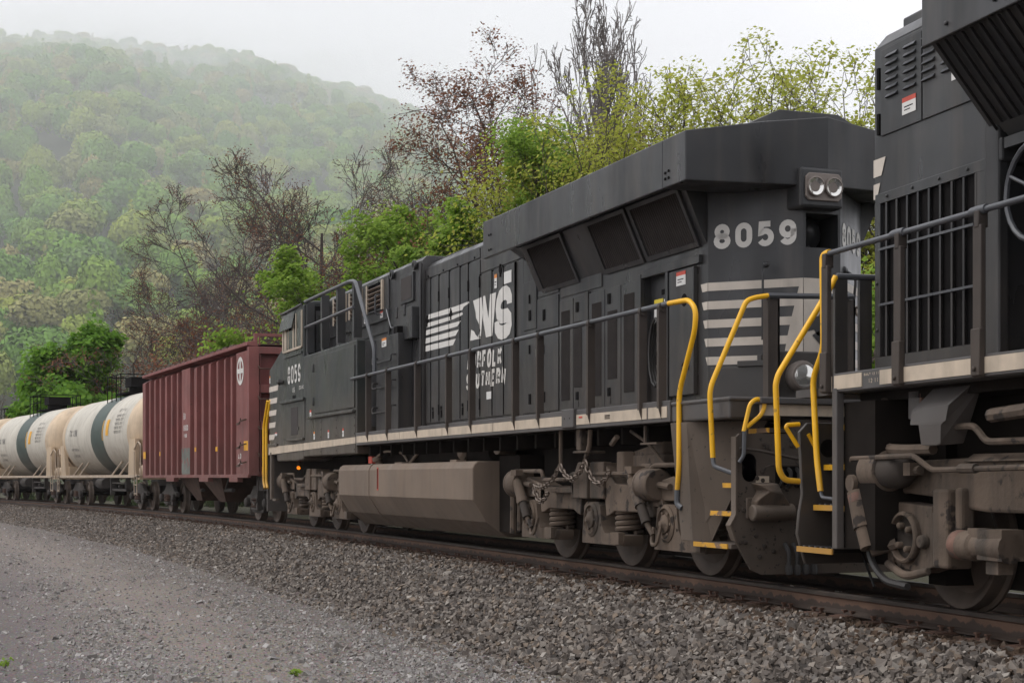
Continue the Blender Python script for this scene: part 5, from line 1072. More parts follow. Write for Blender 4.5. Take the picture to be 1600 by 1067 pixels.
    b = MB(YEL); b.tube(fillet([(-10.050, -1.173, 2.787), (-10.050, -1.210, 2.714), (-10.050, -1.723, 1.928), (-10.050, -1.747, 1.845), (-10.050, -1.717, 1.106), (-10.050, -1.663, 1.024), (-10.050, -1.523, 1.012)], .10), .026, 10); b.build('end_handrail', L)
    b = MB(PIPE); b.tube([(-10.050, -1.167, 2.788), (-10.050, -0.824, 2.789), (-10.05, .6, 2.76)], .028, 8); b.build('end_handrail', L)
    for u in (1351, 1318):
        b = MB(BLACK2); p = (-10.050, -0.893, 2.753) if u == 1351 else (-10.050, -1.130, 2.744); b.box(-10.07, -10.03, p[1] - .06, p[1] + .06, 1.80, 2.76); b.build('end_rail_post', L)
    b = MB(GREYS); b.box(-10.16, -9.46, -1.50, 1.50, 1.73, 1.795); b.build('rear_platform', L)
    # steps
    b = MB(BLACK2); b.px([(-1.50, 1.44), (-1.42, 1.52), (-.7, 1.52), (-.7, .3), (-1.44, .3), (-1.52, .56), (-1.50, .75), (-1.47, .9)], -10.14, -10.10)
    b.use(SHAFT); b.lathe([(.001, 0), (.09, 0)], (-10.098, -1.22, 1.30), (1, 0, 0), 14); b.build('step_plate', L, bevel=.01)
    b = MB(YEL); b.tube(fillet([(-10.080, -1.507, 1.504), (-10.080, -1.623, 1.497), (-10.080, -1.635, 1.475), (-10.080, -1.520, 1.310)], .03), .020, 8); b.tube([(-10.090, -1.417, 1.422), (-10.090, -1.349, 1.306)], .018, 6); b.build('grab_iron', L)
    b = MB(GREYS); b.box(-9.46, -9.38, -1.53, -1.46, .46, 1.78); b.build('step_stringer', L, bevel=.008)
    b = MB(SHAFT); b.box(-10.09, -9.4, -.85, -.8, .3, 1.75); well = b.build('step_well', L)
    for k, (z, y0, y1) in enumerate(((.445, -1.53, -1.0), (.80, -1.38, -1.0), (1.145, -1.28, -.95), (1.49, -1.14, -.9))):
        b = MB(SHAFT); b.box(-10.09, -9.45, y0 + .015, y1, z - .02, z + .01)
        for q in range(12): b.use(PIPE if q % 2 else SHAFT); b.box(-10.06 + .05 * q, -10.03 + .05 * q, y0 + .02, y0 + .12, z + .01, z + .022)
        b.use(YEL); b.box(-10.09 + (.02 if k else 0), -9.465, y0, y0 + .015, z - .035, z + .012); b.build('step', well)
    b = MB(GREYS); b.rings([[(-9.62, -1.0, .92), (-9.50, -1.0, .92), (-9.50, -1.0, .68), (-9.66, -1.0, .70)], [(-9.62, -.97, .92), (-9.50, -.97, .92), (-9.50, -.97, .68), (-9.66, -.97, .70)]], sm=False); b.use(AMBER); b.box(-9.52, -9.48, -1.02, -.98, .68, .71); b.build('step_lamp', L)
    b = MB(SHAFT); b.box(-10.12, -10.09, -.7, 1.5, .3, 1.55); b.box(-9.4, -8.9, -1.45, -.8, .47, 1.66); b.box(-8.85, -8.6, -1.0, .9, .2, 1.6); b.build('pilot', L)
    b = MB(TRUCKD); b.box(-10.75, -10.1, -.14, .14, .72, 1.02); b.px([(-.2, .66), (-.2, 1.06), (.2, 1.06), (.2, .66)], -10.75, -10.5); b.build('coupler', L, bevel=.03)
    b = MB(HOSE); b.tube(fillet([(-10.2, -.5, 1.1), (-10.4, -.5, .6), (-10.3, -.5, .25), (-10.1, -.5, .22)], .2), .03, 6); b.tube([(-10.0, -.95, .4), (-9.7, -1.0, .12)], .012, 5); b.build('air_hose', L)
    # truck: cast frame, wheel, brake cylinder, damper, pipes
    y = -1.14
    b = MB(TRUCK)
    b.py([(-9.10, 1.12), (-8.6, 1.18), (-7.6, 1.20), (-4, 1.22), (-4, .80), (-7.75, .79), (-8.15, .82), (-8.30, .88), (-8.55, .90), (-8.85, .92), (-9.14, .90)], y - .06, y + .14)
    b.box(-8.32, -8.10, y - .16, y + .06, .36, .96); b.box(-8.08, -7.98, y - .12, y, .60, .97)
    b.px([(y - .12, 1.16), (y - .02, 1.22), (y + .2, 1.22), (y + .2, 1.16)], -8.0, -6.2); b.box(-9.1, -4, .95, 1.15, .9, 1.15)
    t = b.build('truck', L, bevel=.025)
    b = MB(TRUCK); b.py([(-9.02, .86), (-8.42, .82), (-8.38, .36), (-8.62, .30), (-8.9, .33), (-9.0, .40)], y - .10, y + .1); b.box(-8.42, -8.33, y - .10, y, .38, .78); b.box(-9.04, -8.95, y - .12, y, .36, .60)
    b.lathe([(.20, 0), (.21, .05), (.175, .07), (.17, .01)], (-8.76, y - .10, .575), (0, -1, 0), 20, cap=False); b.use(TRUCKD); b.lathe([(.001, .012), (.175, .012)], (-8.76, y - .10, .575), (0, -1, 0), 20)
    b.use(TRUCK)
    for k in range(4):
        a = k * math.pi / 2 + .6; b.lathe([(.03, 0), (.03, .06), (.001, .07)], (-8.76 + .09 * math.cos(a), y - .10, .575 + .11 * math.sin(a)), (0, -1, 0), 8)
    b.lathe([(.06, 0), (.05, .06)], (-8.50, y - .10, .55), (0, -1, 0), 12); b.tube(fillet([(-9.0, y - .14, .36), (-8.7, y - .16, .27), (-8.4, y - .14, .33)], .1), .035, 8); b.build('journal_box', t, bevel=.012)
    for xa in (-8.72, -6.6):
        for sd in (-1, 1):
            b = MB(WHEEL); b.lathe([(.16, -.075), (.17, .03), (.28, .015), (.40, -.02), (.46, .02), (.50, .045), (.525, .045), (.53, .03), (.536, -.06), (.565, -.085), (.565, -.11), (.50, -.115), (.2, -.09)], (xa, sd * .755, .534), (0, sd, 0), 56); b.use(SHAFT); b.lathe([(.001, .05), (.16, .05), (.17, .02)], (xa, sd * .755, .534), (0, sd, 0), 20); b.build('wheel', t)
    b = MB(SHAFT); b.cyl((-8.72, -1.0, .534), (-8.72, 1.0, .534), .1, n=12); b.box(-9.2, -5.5, -.62, .62, .18, .85); b.box(-9.2, 2, -.9, .9, 1.2, 1.66); b.box(-8.9, -6, -.62, .62, .85, 1.5); b.build('traction_motor', t)  # includes dark fill boxes added to blacken the space behind the wheels
    b = MB(TRUCK); b.lathe([(.001, 0), (.15, .0), (.165, .03), (.165, .27), (.15, .28)], (-9.17, y - .18, 1.10), (1, 0, 0), 22); b.use(TRUCKD); b.lathe([(.14, .28), (.14, .44), (.10, .52), (.06, .54)], (-9.17, y - .18, 1.10), (1, 0, 0), 20); b.use(TRUCK); b.cyl((-8.66, y - .18, 1.10), (-8.45, y - .18, 1.10), .035, n=8); b.box(-8.6, -8.5, y - .24, y - .12, 1.06, 1.16); b.box(-8.9, -8.6, y - .2, y - .1, 1.23, 1.27); b.build('brake_cylinder', t)
    b = MB(TRUCK); b.cyl((-9.22, y - .3, .93), (-9.10, y - .3, .64), .075, .08, 14); b.cyl((-9.10, y - .3, .64), (-9.02, y - .3, .48), .065, n=12); b.lathe([(.07, -.05), (.07, .05)], (-9.24, y - .3, 1.0), (0, 1, 0), 12); b.cyl((-9.02, y - .28, .46), (-8.9, y - .12, .52), .05, n=8); b.use(DULL); b.cyl((-9.21, y - .3, .905), (-9.18, y - .3, .84), .0765, .0775, 14); b.build('damper', t)
    b = MB(TRUCK); b.tube(fillet([(-9.24, y - .24, 1.06), (-9.32, y - .3, 1.20), (-8.35, y - .3, 1.21), (-8.12, y - .28, 1.10), (-6.5, y - .28, 1.12)], .05), .022, 8); b.use(TRUCK); b.lathe([(.035, 0), (.035, .2)], (-7.75, y - .28, 1.11), (1, 0, 0), 8); b.build('brake_pipe', t)
    b = MB(TRUCK); b.lathe([(.09, 0), (.11, .02), (.11, .26), (.09, .28), (.09, .42)], (-7.98, y - .16, .55), (1, 0, 0), 18); b.box(-7.75, -7.5, y - .22, y - .1, .60, .68); b.box(-7.6, -7.3, y - .24, y - .06, .46, .68); b.lathe([(.10, 0), (.11, .3)], (-7.6, y - .16, .55), (1, 0, 0), 14); b.box(-7.55, -7.4, y - .2, y - .08, .36, .5); b.use(DULL); b.lathe([(.111, .03), (.111, .12)], (-7.98, y - .16, .55), (1, 0, 0), 18, cap=False); b.build('traction_rod', t)
    b = MB(HOSE); b.tube(fillet([(-9.16, y - .2, .9), (-9.2, y - .2, .40), (-8.95, y - .2, .22), (-8.6, y - .2, .20)], .2), .03, 7); b.build('brake_hose', t)
    b = MB(TRUCK)
    for k in range(4): b.lathe([(.22, 0), (.26, .04), (.22, .08)], (-7.1, -.95, 1.22 + .09 * k), (0, 0, 1), 20, cap=False)
    b.build('rubber_spring', t)
    # boxes and pipes below the sill
    b = MB(GREYS); b.rings([[(-8.30, -1.30, 1.72), (-8.42, -1.42, 1.55), (-8.42, -1.43, 1.44), (-8.30, -1.43, 1.44), (-8.28, -1.42, 1.28), (-8.15, -1.42, 1.28), (-8.1, -1.2, 1.3), (-8.1, -1.2, 1.72)], [(-7.80, -1.30, 1.72), (-7.92, -1.42, 1.58), (-7.92, -1.43, 1.46), (-8.0, -1.43, 1.44), (-8.02, -1.42, 1.30), (-8.06, -1.42, 1.28), (-8.04, -1.2, 1.3), (-7.8, -1.2, 1.72)]], sm=False); b.build('sand_box', L, bevel=.01)
    b = MB(TRUCK); b.tube(fillet([(-8.95, -1.32, 1.66), (-9.02, -1.32, 1.55), (-9.0, -1.32, 1.28), (-8.72, -1.32, 1.26), (-8.3, -1.3, 1.26)], .14), .042, 8); b.tube(fillet([(-9.18, -1.36, 1.62), (-9.18, -1.36, 1.26), (-9.05, -1.36, 1.24), (-8.95, -1.34, 1.25)], .05), .026, 7); b.lathe([(.04, 0), (.04, .06)], (-9.18, -1.36, 1.52), (0, 0, 1), 8); b.box(-9.26, -9.2, -1.4, -1.34, 1.40, 1.5)
    b.tube(fillet([(-8.0, -1.3, 1.42), (-7.75, -1.3, 1.42), (-7.6, -1.3, 1.30), (-7.0, -1.3, 1.30)], .06), .026, 7); b.use(mat('green_valve', (.03, .35, .12), .5)); b.box(-9.27, -9.2, -1.40, -1.35, 1.52, 1.53); b.use(TRUCK); b.lathe([(.05, 0), (.05, .5)], (-7.4, -1.4, 1.48), (1, 0, .05), 8); b.build_each('sand_pipe', L)
    b = MB(GREYS); b.box(-8.66, -8.50, -1.3, -1.2, 1.50, 1.72); b.use(DULL); b.box(-8.50, -8.47, -1.3, -1.2, 1.52, 1.7); b.build('junction_box', L, bevel=.008)
    return L
build_second()

# ------------------------------------------------------------------ freight car running gear
def freight_truck(car, xc, m=CARIRON, wb=.87):
    b = MB(m)
    for sd in (-1, 1):
        y0, y1 = (sd * 1.02, sd * .90)
        b.py([(xc - wb - .2, .62), (xc - wb + .15, .66), (xc - .42, .86), (xc + .42, .86), (xc + wb - .15, .66), (xc + wb + .2, .62), (xc + wb + .2, .50), (xc + wb - .16, .46), (xc + .5, .22), (xc - .5, .22), (xc - wb + .16, .46), (xc - wb - .2, .50)], min(y0, y1), max(y0, y1))
        b.box(xc - .30, xc + .30, sd * .96 - .16, sd * .96 + .16, .28, .34)
        for k in (-1, 1): b.lathe([(.11, 0), (.12, .02), (.12, .10), (.07, .13)], (xc + k * wb, sd * 1.0, .457), (0, sd, 0), 14)
    b.box(xc - .20, xc + .20, -1.0, 1.0, .50, .80); t = b.build('truck', car, bevel=.015)
    b = MB(RUST)
    for sd in (-1, 1):
        for k in (-.16, .0, .16): b.spring((xc + k, sd * 1.06, .33), .07, .22, 4, .018, 5)
    b.build('spring_nest', t)
    for k in (-1, 1):
        for sd in (-1, 1):
            b = MB(WHEEL); b.lathe([(.12, -.07), (.13, .03), (.25, .01), (.36, -.01), (.40, .03), (.44, .04), (.452, .03), (.46, -.06), (.486, -.085), (.486, -.11), (.42, -.115), (.15, -.09)], (xc + k * wb, sd * .755, .46), (0, sd, 0), 32); b.use(SHAFT); b.lathe([(.001, .05), (.12, .05), (.13, .02)], (xc + k * wb, sd * .755, .46), (0, sd, 0), 14); b.build('wheel', t)
        b = MB(SHAFT); b.cyl((xc + k * wb, -1.0, .46), (xc + k * wb, 1.0, .46), .08, n=10); b.build('axle', t)
    return t

def build_hopper():
    loc, rz = chord(-18.55, 5.4)
    Hc = thing('hopper_car', loc, rz, 'oxide red ribbed hopper car with a white circled cross, behind the numbered locomotive', 'railway wagon')
    X0, X1, ZB, ZT, Y = -6.55, 6.62, 1.10, 4.07, -1.40
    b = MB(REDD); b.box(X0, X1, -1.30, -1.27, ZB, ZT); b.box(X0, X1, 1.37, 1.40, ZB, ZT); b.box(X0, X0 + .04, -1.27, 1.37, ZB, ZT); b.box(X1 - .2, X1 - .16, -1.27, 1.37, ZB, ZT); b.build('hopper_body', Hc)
    ribs = [(-6.768, -6.287), (-5.698, -5.466), (-4.895, -4.656), (-4.076, -3.831), (-3.256, -2.967), (-2.411, -2.195), (-1.595, -1.386), (-0.902, 0.187), (0.685, 1.018), (1.563, 1.841), (2.408, 2.645), (3.281, 3.499), (4.1, 4.291), (4.788, 4.981), (5.381, 6.56)]
    for a, c in ribs:
        b = MB(REDP); w = (c - a); b.pz([(a - .01, -1.30), (a + .012, -1.55), (c - .012, -1.55), (c + .01, -1.30)], ZB + .02, ZT - .08 if w > .5 else ZT - .14)
        if w < .5: b.rings([[(a - .01, -1.30, ZT - .139), (a + .012, -1.55, ZT - .139), (c - .012, -1.55, ZT - .139), (c + .01, -1.30, ZT - .139)], [(a - .01, -1.298, ZT - .01), (a + .012, -1.31, ZT - .01), (c - .012, -1.31, ZT - .01), (c + .01, -1.298, ZT - .01)]], sm=False)
        b.build('side_rib' if w < .5 else 'side_panel', Hc, bevel=.006)
    b = MB(REDP); b.px([(-1.60, ZT + .02), (-1.60, ZT + .10), (-1.36, ZT + .14), (-1.34, ZT)], X0 - .02, X1 + .02); b.px([(1.60, ZT + .02), (1.60, ZT + .10), (1.36, ZT + .14), (1.34, ZT)], X0 - .02, X1 + .02); b.build('top_chord', Hc, bevel=.01)
    b = MB(RUST); b.px([(-1.36, ZT + .145), (-1.36, ZT + .17), (1.36, ZT + .17), (1.36, ZT + .145)], X0 + .2, X1 - 1.2)
    for k in range(16): b.box(X0 + .5 + .7 * k, X0 + .9 + .7 * k, -1.5, -1.3, ZT + .12, ZT + .18)
    b.build('load_cover', Hc)
    b = MB(REDP); b.box(X0, X1, -1.58, -1.50, ZB - .05, ZB + .03); b.box(X0, X1, 1.5, 1.58, ZB - .05, ZB + .03)
    for a, c in [(-2.91, -1.82), (1.43, 2.48), (4.8, 5.63)]: b.box(a, c, -1.585, -1.45, ZB - .15, ZB - .04)
    b.build('side_sill', Hc, bevel=.006)
    # end with ladder rungs
    b = MB(REDP); b.box(X1 - .16, X1 + .03, -1.56, -1.32, ZB, ZT); b.box(X1 - .16, X1 + .03, 1.32, 1.56, ZB, ZT); b.box(X1 - .16, X1 + .03, -.52, -.42, ZT - .62, ZT - .1); b.box(X1 - .16, X1 + .02, -1.32, 1.32, ZT - .16, ZT)
    for z in (3.14, 2.30, ): b.box(X1 - .16, X1 + .0, -1.32, 1.32, z - .13, z + .06)
    b.box(X1 - .16, X1 + .0, -1.32, 1.32, 1.08, 1.2); b.build('end_frame', Hc, bevel=.008)
    for z in (3.56, 2.86, 2.16, 1.55):
        b = MB(RUST); b.tube(fillet([(X1 + .02, -1.34, z + .07), (X1 + .10, -1.34, z + .05), (X1 + .10, -1.34, z), (X1 + .10, -.46, z), (X1 + .10, -.46, z + .05), (X1 + .02, -.46, z + .07)], .03), .016, 5); b.build('grab_iron', Hc)
    b = MB(REDP); b.box(X1 - .10, X1 - .02, -1.42, 1.42, ZT + .24, ZT + .31)
    for yy in (-1.42, 1.34): b.box(X1 - .1, X1 - .02, yy, yy + .08, ZT + .1, ZT + .239)
    for yy in (-.6, .5): b.box(X1 - .09, X1 - .03, yy, yy + .07, ZT + .1, ZT + .238)
    b.use(YELD); b.tube([(X1 - .8, -1.1, ZT + .36), (X1 - .8, .4, ZT + .38)], .02, 5); b.use(REDP); b.cyl((X1 - .8, -1.1, ZT + .1), (X1 - .8, -1.1, ZT + .36), .02, n=5); b.cyl((X1 - .8, .4, ZT + .1), (X1 - .8, .4, ZT + .38), .02, n=5); b.build('end_railing', Hc)
    for z in (2.36, 1.80, 1.38):
        b = MB(RUST); b.tube(fillet([(5.75, -1.56, z - .02), (5.75, -1.64, z - .06), (6.05, -1.64, z - .06), (6.1, -1.64, z), (6.42, -1.64, z + .02), (6.42, -1.56, z + .04)], .04), .018, 5); b.tube([(5.85, -1.56, z + .02), (6.0, -1.6, z + .07)], .016, 5); b.build('side_grab_iron', Hc)
    # marks
    b = MB(WHT); c = (5.80, -1.557, 3.55); ro, ri = .40, .32
    rng_ = [(k * math.pi / 16) for k in range(33)]
    def ringp(r0, r1): [b.face([(c[0] + r * math.cos(t), c[1], c[2] + 1.0 * r * math.sin(t)) for r, t in ((r0, rng_[k]), (r1, rng_[k]), (r1, rng_[k + 1]), (r0, rng_[k + 1]))]) for k in range(32)]
    ringp(.25, .33); b.face([(c[0] - .06, c[1] - .001, c[2] - .26), (c[0] + .06, c[1] - .001, c[2] - .26), (c[0] + .06, c[1] - .001, c[2] + .26), (c[0] - .06, c[1] - .001, c[2] + .26)]); b.face([(c[0] - .26, c[1] - .002, c[2] - .055), (c[0] + .26, c[1] - .002, c[2] - .055), (c[0] + .26, c[1] - .002, c[2] + .055), (c[0] - .26, c[1] - .002, c[2] + .055)])
    b.build('circled_cross_emblem', Hc)
    b = MB(PAPER); pa = -0.95
    for s, z, h in (('BN', 2.62, .19), ('6930', 2.32, .16), ('100', 2.14, .10)): text(b, s, plane((-0.622, -1.557, z), (1, 0, 0), (0, 0, 1)), .12, h, .035, .03)
    text(b, 'LD', plane((5.62, -1.557, 1.5), (1, 0, 0), (0, 0, 1)), .12, .12, .03, .05); text(b, 'LT 630', plane((5.62, -1.557, 1.36), (1, 0, 0), (0, 0, 1)), .05, .05, .015, .02); b.build('reporting_mark', Hc)
    for x0, x1, z0, z1 in [(-6.59, -6.22, 1.63, 1.84), (6.17, 6.56, 1.68, 1.9), (0.8, 0.97, 1.74, 1.85), (3.24, 3.45, 1.71, 1.82), (-4.04, -3.92, 1.69, 1.81)]: boxp('reflector_strip', Hc, OYEL, (x0, x1, -1.561, -1.553, z0, z1))
    b = MB(OYEL); b.box(X1 + .0, X1 + .035, -1.25, -.35, 1.12, 1.30); b.build('reflector_strip', Hc)
    b = MB(PATCH); b.box(-0.882, 0.167, -1.556, -1.551, ZB + .05, 1.85); b.build('repainted_patch', Hc)
    # underbody
    b = MB(RUST)
    for xc in (-1.6, 1.2):
        b.rings([[(xc - 1.4, -1.3, 1.2), (xc + 1.4, -1.3, 1.2), (xc + 1.4, 1.3, 1.2), (xc - 1.4, 1.3, 1.2)], [(xc - .35, -.9, .42), (xc + .35, -.9, .42), (xc + .35, .9, .42), (xc - .35, .9, .42)]], sm=False)
    b.box(X0, X1, -.25, .25, .85, 1.1); b.build('hopper_bay', Hc)
    b = MB(CARIRON); b.cyl((-2.2, -1.0, .72), (-.7, -1.0, .72), .05, n=8); b.cyl((.6, -1.0, .72), (2.8, -1.0, .74), .05, n=8); b.cyl((3.2, -1.2, 1.08), (1.9, -1.0, .70), .03, n=6); b.box(5.9, 6.0, -1.2, -1.05, .3, 1.1); b.box(6.25, 6.7, -1.25, -.9, .75, 1.08); b.tube(fillet([(6.5, -1.3, 1.05), (6.6, -1.35, .55), (6.35, -1.35, .4), (6.15, -1.35, .5)], .1), .02, 6); b.build('brake_rigging', Hc)
    b = MB(TRUCKD); b.box(X1, X1 + .7, -.13, .13, .72, 1.0); b.box(X0 - .7, X0, -.13, .13, .72, 1.0); b.build('coupler', Hc)
    freight_truck(Hc, 5.35); freight_truck(Hc, -5.35)
    return Hc
build_hopper()

def build_tank():
    T = thing('tank_car', (0, 0, 0), 0, '', 'railway wagon', 'white tank cars at the left')
    Rr, zc, hl = 1.46, 2.55, 6.9
    def ringpts(x, r): return [(x, r * math.cos(2 * math.pi * k / 48), zc + r * math.sin(2 * math.pi * k / 48)) for k in range(48)]
    def cx(x):                            # radius along the tank: dished ends
        d = abs(x) - (hl - .75); return Rr if d <= 0 else Rr * math.sqrt(max(0, 1 - (d / .76) ** 2))
    b = MB(TWHT); xs = np.linspace(-hl + 1.35, hl - 1.35, 12); b.rings([ringpts(x, Rr) for x in xs], cap=False); shell = b.build('tank_shell', T)
    for sd in (-1, 1):
        b = MB(TEND); v = [hl - 1.35, hl - 1.0] + [hl - .75 + .75 * math.sin(k * math.pi / 16) for k in range(9)]; b.rings([ringpts(sd * x, max(.02, cx(x)) + (.004 if k < 2 else 0)) for k, x in enumerate(v)], cap=True); b.build('tank_end', T)
    b = MB(TBAND); b.rings([ringpts(x, Rr + .006) for x in (-.45, 1.70)], cap=False); b.build('green_band', T)
    b = MB(DARK); b.box(-.25, 1.5, -.62, .62, 3.99, 4.06); b.build('top_platform', T)
    b = MB(DARK); b.lathe([(.42, 0), (.42, .45), (.3, .5)], (1.1, 0, 3.98), (0, 0, 1), 20); b.box(.62, 1.62, -.46, .46, 4.25, 4.58); b.build('valve_housing', T)
    for yy in (-.85, .85):
        b = MB(DARK)
        for x in (-.5, .25, 1.0, 1.75): b.cyl((x, yy, 3.7), (x, yy, 4.66), .018, n=6)
        b.cyl((-.5, yy, 4.66), (1.75, yy, 4.66), .016, n=6); b.cyl((-.5, yy, 4.32), (1.75, yy, 4.32), .016, n=6); b.build('platform_railing', T)
    b = MB(DARK); b.cyl((-.5, -.85, 4.66), (-.5, .85, 4.66), .02, n=6); b.cyl((1.75, -.85, 4.66), (1.75, .85, 4.66), .02, n=6); b.build('platform_railing', T)
    b = MB(TSILL); b.box(-7.4, 7.4, -1.46, -1.34, 1.06, 1.15); b.box(-7.4, 7.4, 1.34, 1.46, 1.06, 1.15); b.build('side_sill', T)
    for x in (-4.1, -2.9, 2.9, 4.1):
        for sd in (-1, 1):
            b = MB(TSILL); b.tube([(x, sd * 1.40, 1.12), (x + (.55 if x < 0 else -.55) * 0 + .5, sd * 1.15, 1.60)], .035, 5); b.build('sill_brace', T)
    for sd in (-1, 1):
        b = MB(TEND); b.rings([[(sd * 5.55, -1.42, 1.05), (sd * 6.65, -1.42, 1.05), (sd * 6.65, -1.44, 2.3), (sd * 5.85, -1.45, 2.3)], [(sd * 5.55, -1.30, 1.05), (sd * 6.65, -1.30, 1.05), (sd * 6.65, -1.30, 2.3), (sd * 5.85, -1.30, 2.3)]], sm=False)
        b.rings([[(sd * 5.55, 1.30, 1.05), (sd * 6.65, 1.30, 1.05), (sd * 6.65, 1.30, 2.3), (sd * 5.85, 1.30, 2.3)], [(sd * 5.55, 1.42, 1.05), (sd * 6.65, 1.42, 1.05), (sd * 6.65, 1.44, 2.3), (sd * 5.85, 1.45, 2.3)]], sm=False)
        b.box(sd * 5.6 - .1, sd * 5.6 + .1, -1.3, 1.3, 1.0, 1.5); b.build('saddle', T)
        b = MB(TEND); b.box(min(sd * 6.9, sd * 7.42), max(sd * 6.9, sd * 7.42), -1.46, 1.46, 1.0, 1.12); b.lathe([(.18, 0), (.2, .03), (.2, .5), (.18, .53)], (sd * 7.0, -1.2, 1.28), (sd, 0, 0), 14); b.build('end_platform', T)
        b = MB(TSILL); b.tube(fillet([(sd * 7.35, -1.42, 1.1), (sd * 7.35, -1.42, 2.1), (sd * 7.0, -1.42, 2.2), (sd * 6.6, -1.46, 1.95)], .1), .022, 6); b.tube(fillet([(sd * 7.38, -1.3, 2.05), (sd * 7.38, 1.3, 2.05), (sd * 7.38, 1.4, 1.1)], .1), .022, 6)
        for k in range(3): b.cyl((sd * 6.72, -1.48, .55 + .28 * k), (sd * 7.1, -1.48, .55 + .28 * k), .016, n=5)
        b.cyl((sd * 6.72, -1.48, .5), (sd * 6.72, -1.48, 1.9), .018, n=5); b.cyl((sd * 7.1, -1.48, .5), (sd * 7.1, -1.48, 1.2), .018, n=5); b.build('end_ladder', T)
        b = MB(TRUCKD); b.box(min(sd * 7.4, sd * 8.0), max(sd * 7.4, sd * 8.0), -.13, .13, .72, 1.0); b.build('coupler', T)
        b = MB(CARIRON); b.box(min(sd * 4.4, sd * 7.4), max(sd * 4.4, sd * 7.4), -.4, .4, .8, 1.1); b.build('stub_sill', T)
    b = MB(CARIRON); b.lathe([(.18, 0), (.2, .03), (.2, 1.0), (.18, 1.03)], (-1.5, -.9, .85), (1, 0, 0), 12); b.box(1.4, 4.0, -1.1, -1.0, .6, .68); b.box(1.4, 4.0, -1.1, -1.0, .85, .9); b.box(1.4, 1.5, -1.15, -1.0, .45, 1.1); b.box(3.9, 4.0, -1.15, -1.0, .6, 1.1); b.cyl((2.5, -1.05, .75), (2.7, -1.05, .75), .06, n=8); b.build('brake_rigging', T)
    b = MB(mat('faded_stencil', (.16, .15, .14), .7))
    def onshell(ang):                     # lettering wrapped on the barrel's near side
        def f(a, u): t = math.radians(ang) + u / Rr; return (a, -(Rr + .008) * math.cos(t), zc + (Rr + .008) * math.sin(t))
        return f
    q = onshell(0)
    text(b, 'TX 198', lambda a, u: q(-4.6 + a, .05 + u), .22, .26, .05, .06); text(b, 'CAPY 30000 GAL', lambda a, u: q(-4.4 + a, -.5 + u), .08, .10, .022, .03); text(b, 'LT WT 72000', lambda a, u: q(-4.4 + a, -.75 + u), .08, .10, .022, .03)
    text(b, 'DOT 111A', lambda a, u: q(3.5 + a, .75 + u), .10, .12, .025, .03)
    for k in range(5): text(b, 'TESTED 2011', lambda a, u: q(3.5 + a, .55 - .14 * k + u), .09, .09, .02, .03)
    b.build('reporting_mark', T)
    b = MB(OYEL)
    for a, c, u0, u1 in ((2.15, 2.60, -.05, .50), (1.55, 1.66, -.2, .5)):
        for k in range(6): ua, ub = u0 + (u1 - u0) * k / 6, u0 + (u1 - u0) * (k + 1) / 6; b.face([onshell(0)(a, ua), onshell(0)(c, ua), onshell(0)(c, ub), onshell(0)(a, ub)])
    b.build('reflector_strip', T)
    freight_truck(T, 5.35); freight_truck(T, -5.35)
    return T
tank = build_tank(); TANKS = [(-33.75, 'nearest white tank car with dark green band, coupled behind the red hopper car'), (-48.95, 'second white tank car with dark green band, between two other tank cars'), (-64.15, 'third white tank car, its tan stained end at the left edge of the picture')]
for k, (s, lab) in enumerate(TANKS):
    t = tank if k == 0 else copy_tree(tank)
    t.location, rz = chord(s, 5.35); t.rotation_euler = (0, 0, rz); t['label'] = lab

# ------------------------------------------------------------------ trees and bushes behind the train
BARK = mat('grey_brown_bark', (.11, .092, .082), .9, var=.3, scale=3)
BARKD = mat('dark_bark', (.085, .070, .062), .9, var=.3, scale=3)
BARKT = mat('pale_twig_bark', (.17, .15, .14), .9, var=.3, scale=3)
def grow(rng, base, H, nst=1, spread=.9, levels=4, kids_=(7, 6, 5, 4), up=.25, r0=None, lean=(0, 0), first=.22):
    """branch skeleton: list of (points, radii) and twig ends"""
    segs, tips = [], []; r0 = r0 or H * .016
    def branch(p, d, ln, r, lv):
        n = max(3, 6 - lv); pts = [p.copy()]; rad = [r]; q = p.copy(); dd = d.normalized()
        for k in range(n):
            w = Vector((rng.gauss(0, 1), rng.gauss(0, 1), rng.gauss(0, .7))) * ((.04, .15, .22, .28, .3)[lv])
            dd = (dd + w + Vector((0, 0, up * (.22 if lv else .2)))).normalized(); q = q + dd * (ln / n); pts.append(q.copy()); rad.append(max(.0006, r * (1 - .72 * (k + 1) / n)))
        segs.append((pts, rad, lv))
        if lv >= levels: tips.append((pts[-1], dd)); tips.append((pts[len(pts) // 2], dd)); return
        m = kids_[min(lv, len(kids_) - 1)]
        for j in range(m):
            t = (first if lv == 0 else .25) + (1 - (first if lv == 0 else .25)) * (j + rng.random()) / m; t = min(t, .98); i = min(int(t * n), n - 1); f = t * n - i
            pp = pts[i].lerp(pts[i + 1], f); ax = (pts[i + 1] - pts[i]).normalized()
            side = ax.cross(Vector((rng.gauss(0, 1), rng.gauss(0, 1), rng.gauss(0, 1)))).normalized()
            ang = rng.uniform(.45, 1.05) * (spread if lv == 0 else .85); nd = (ax * math.cos(ang) + side * math.sin(ang)).normalized()
            branch(pp, nd, ln * rng.uniform(.42, .72) * (1.15 - .55 * t), rad[i] * rng.uniform(.48, .68), lv + 1)
        tips.append((pts[-1], dd))
    for s in range(nst):
        a = rng.uniform(0, 6.28); d = Vector((math.cos(a) * (.45 if nst > 1 else .05) + lean[0], math.sin(a) * (.35 if nst > 1 else .05) + lean[1], 1))
        branch(Vector(base) + Vector((math.cos(a), math.sin(a), 0)) * (.02 if nst > 1 else 0), d, H * (.62 if nst == 1 else .66 * rng.uniform(.75, 1)), r0 / (1 if nst == 1 else 1.5), 0)
    return segs, tips
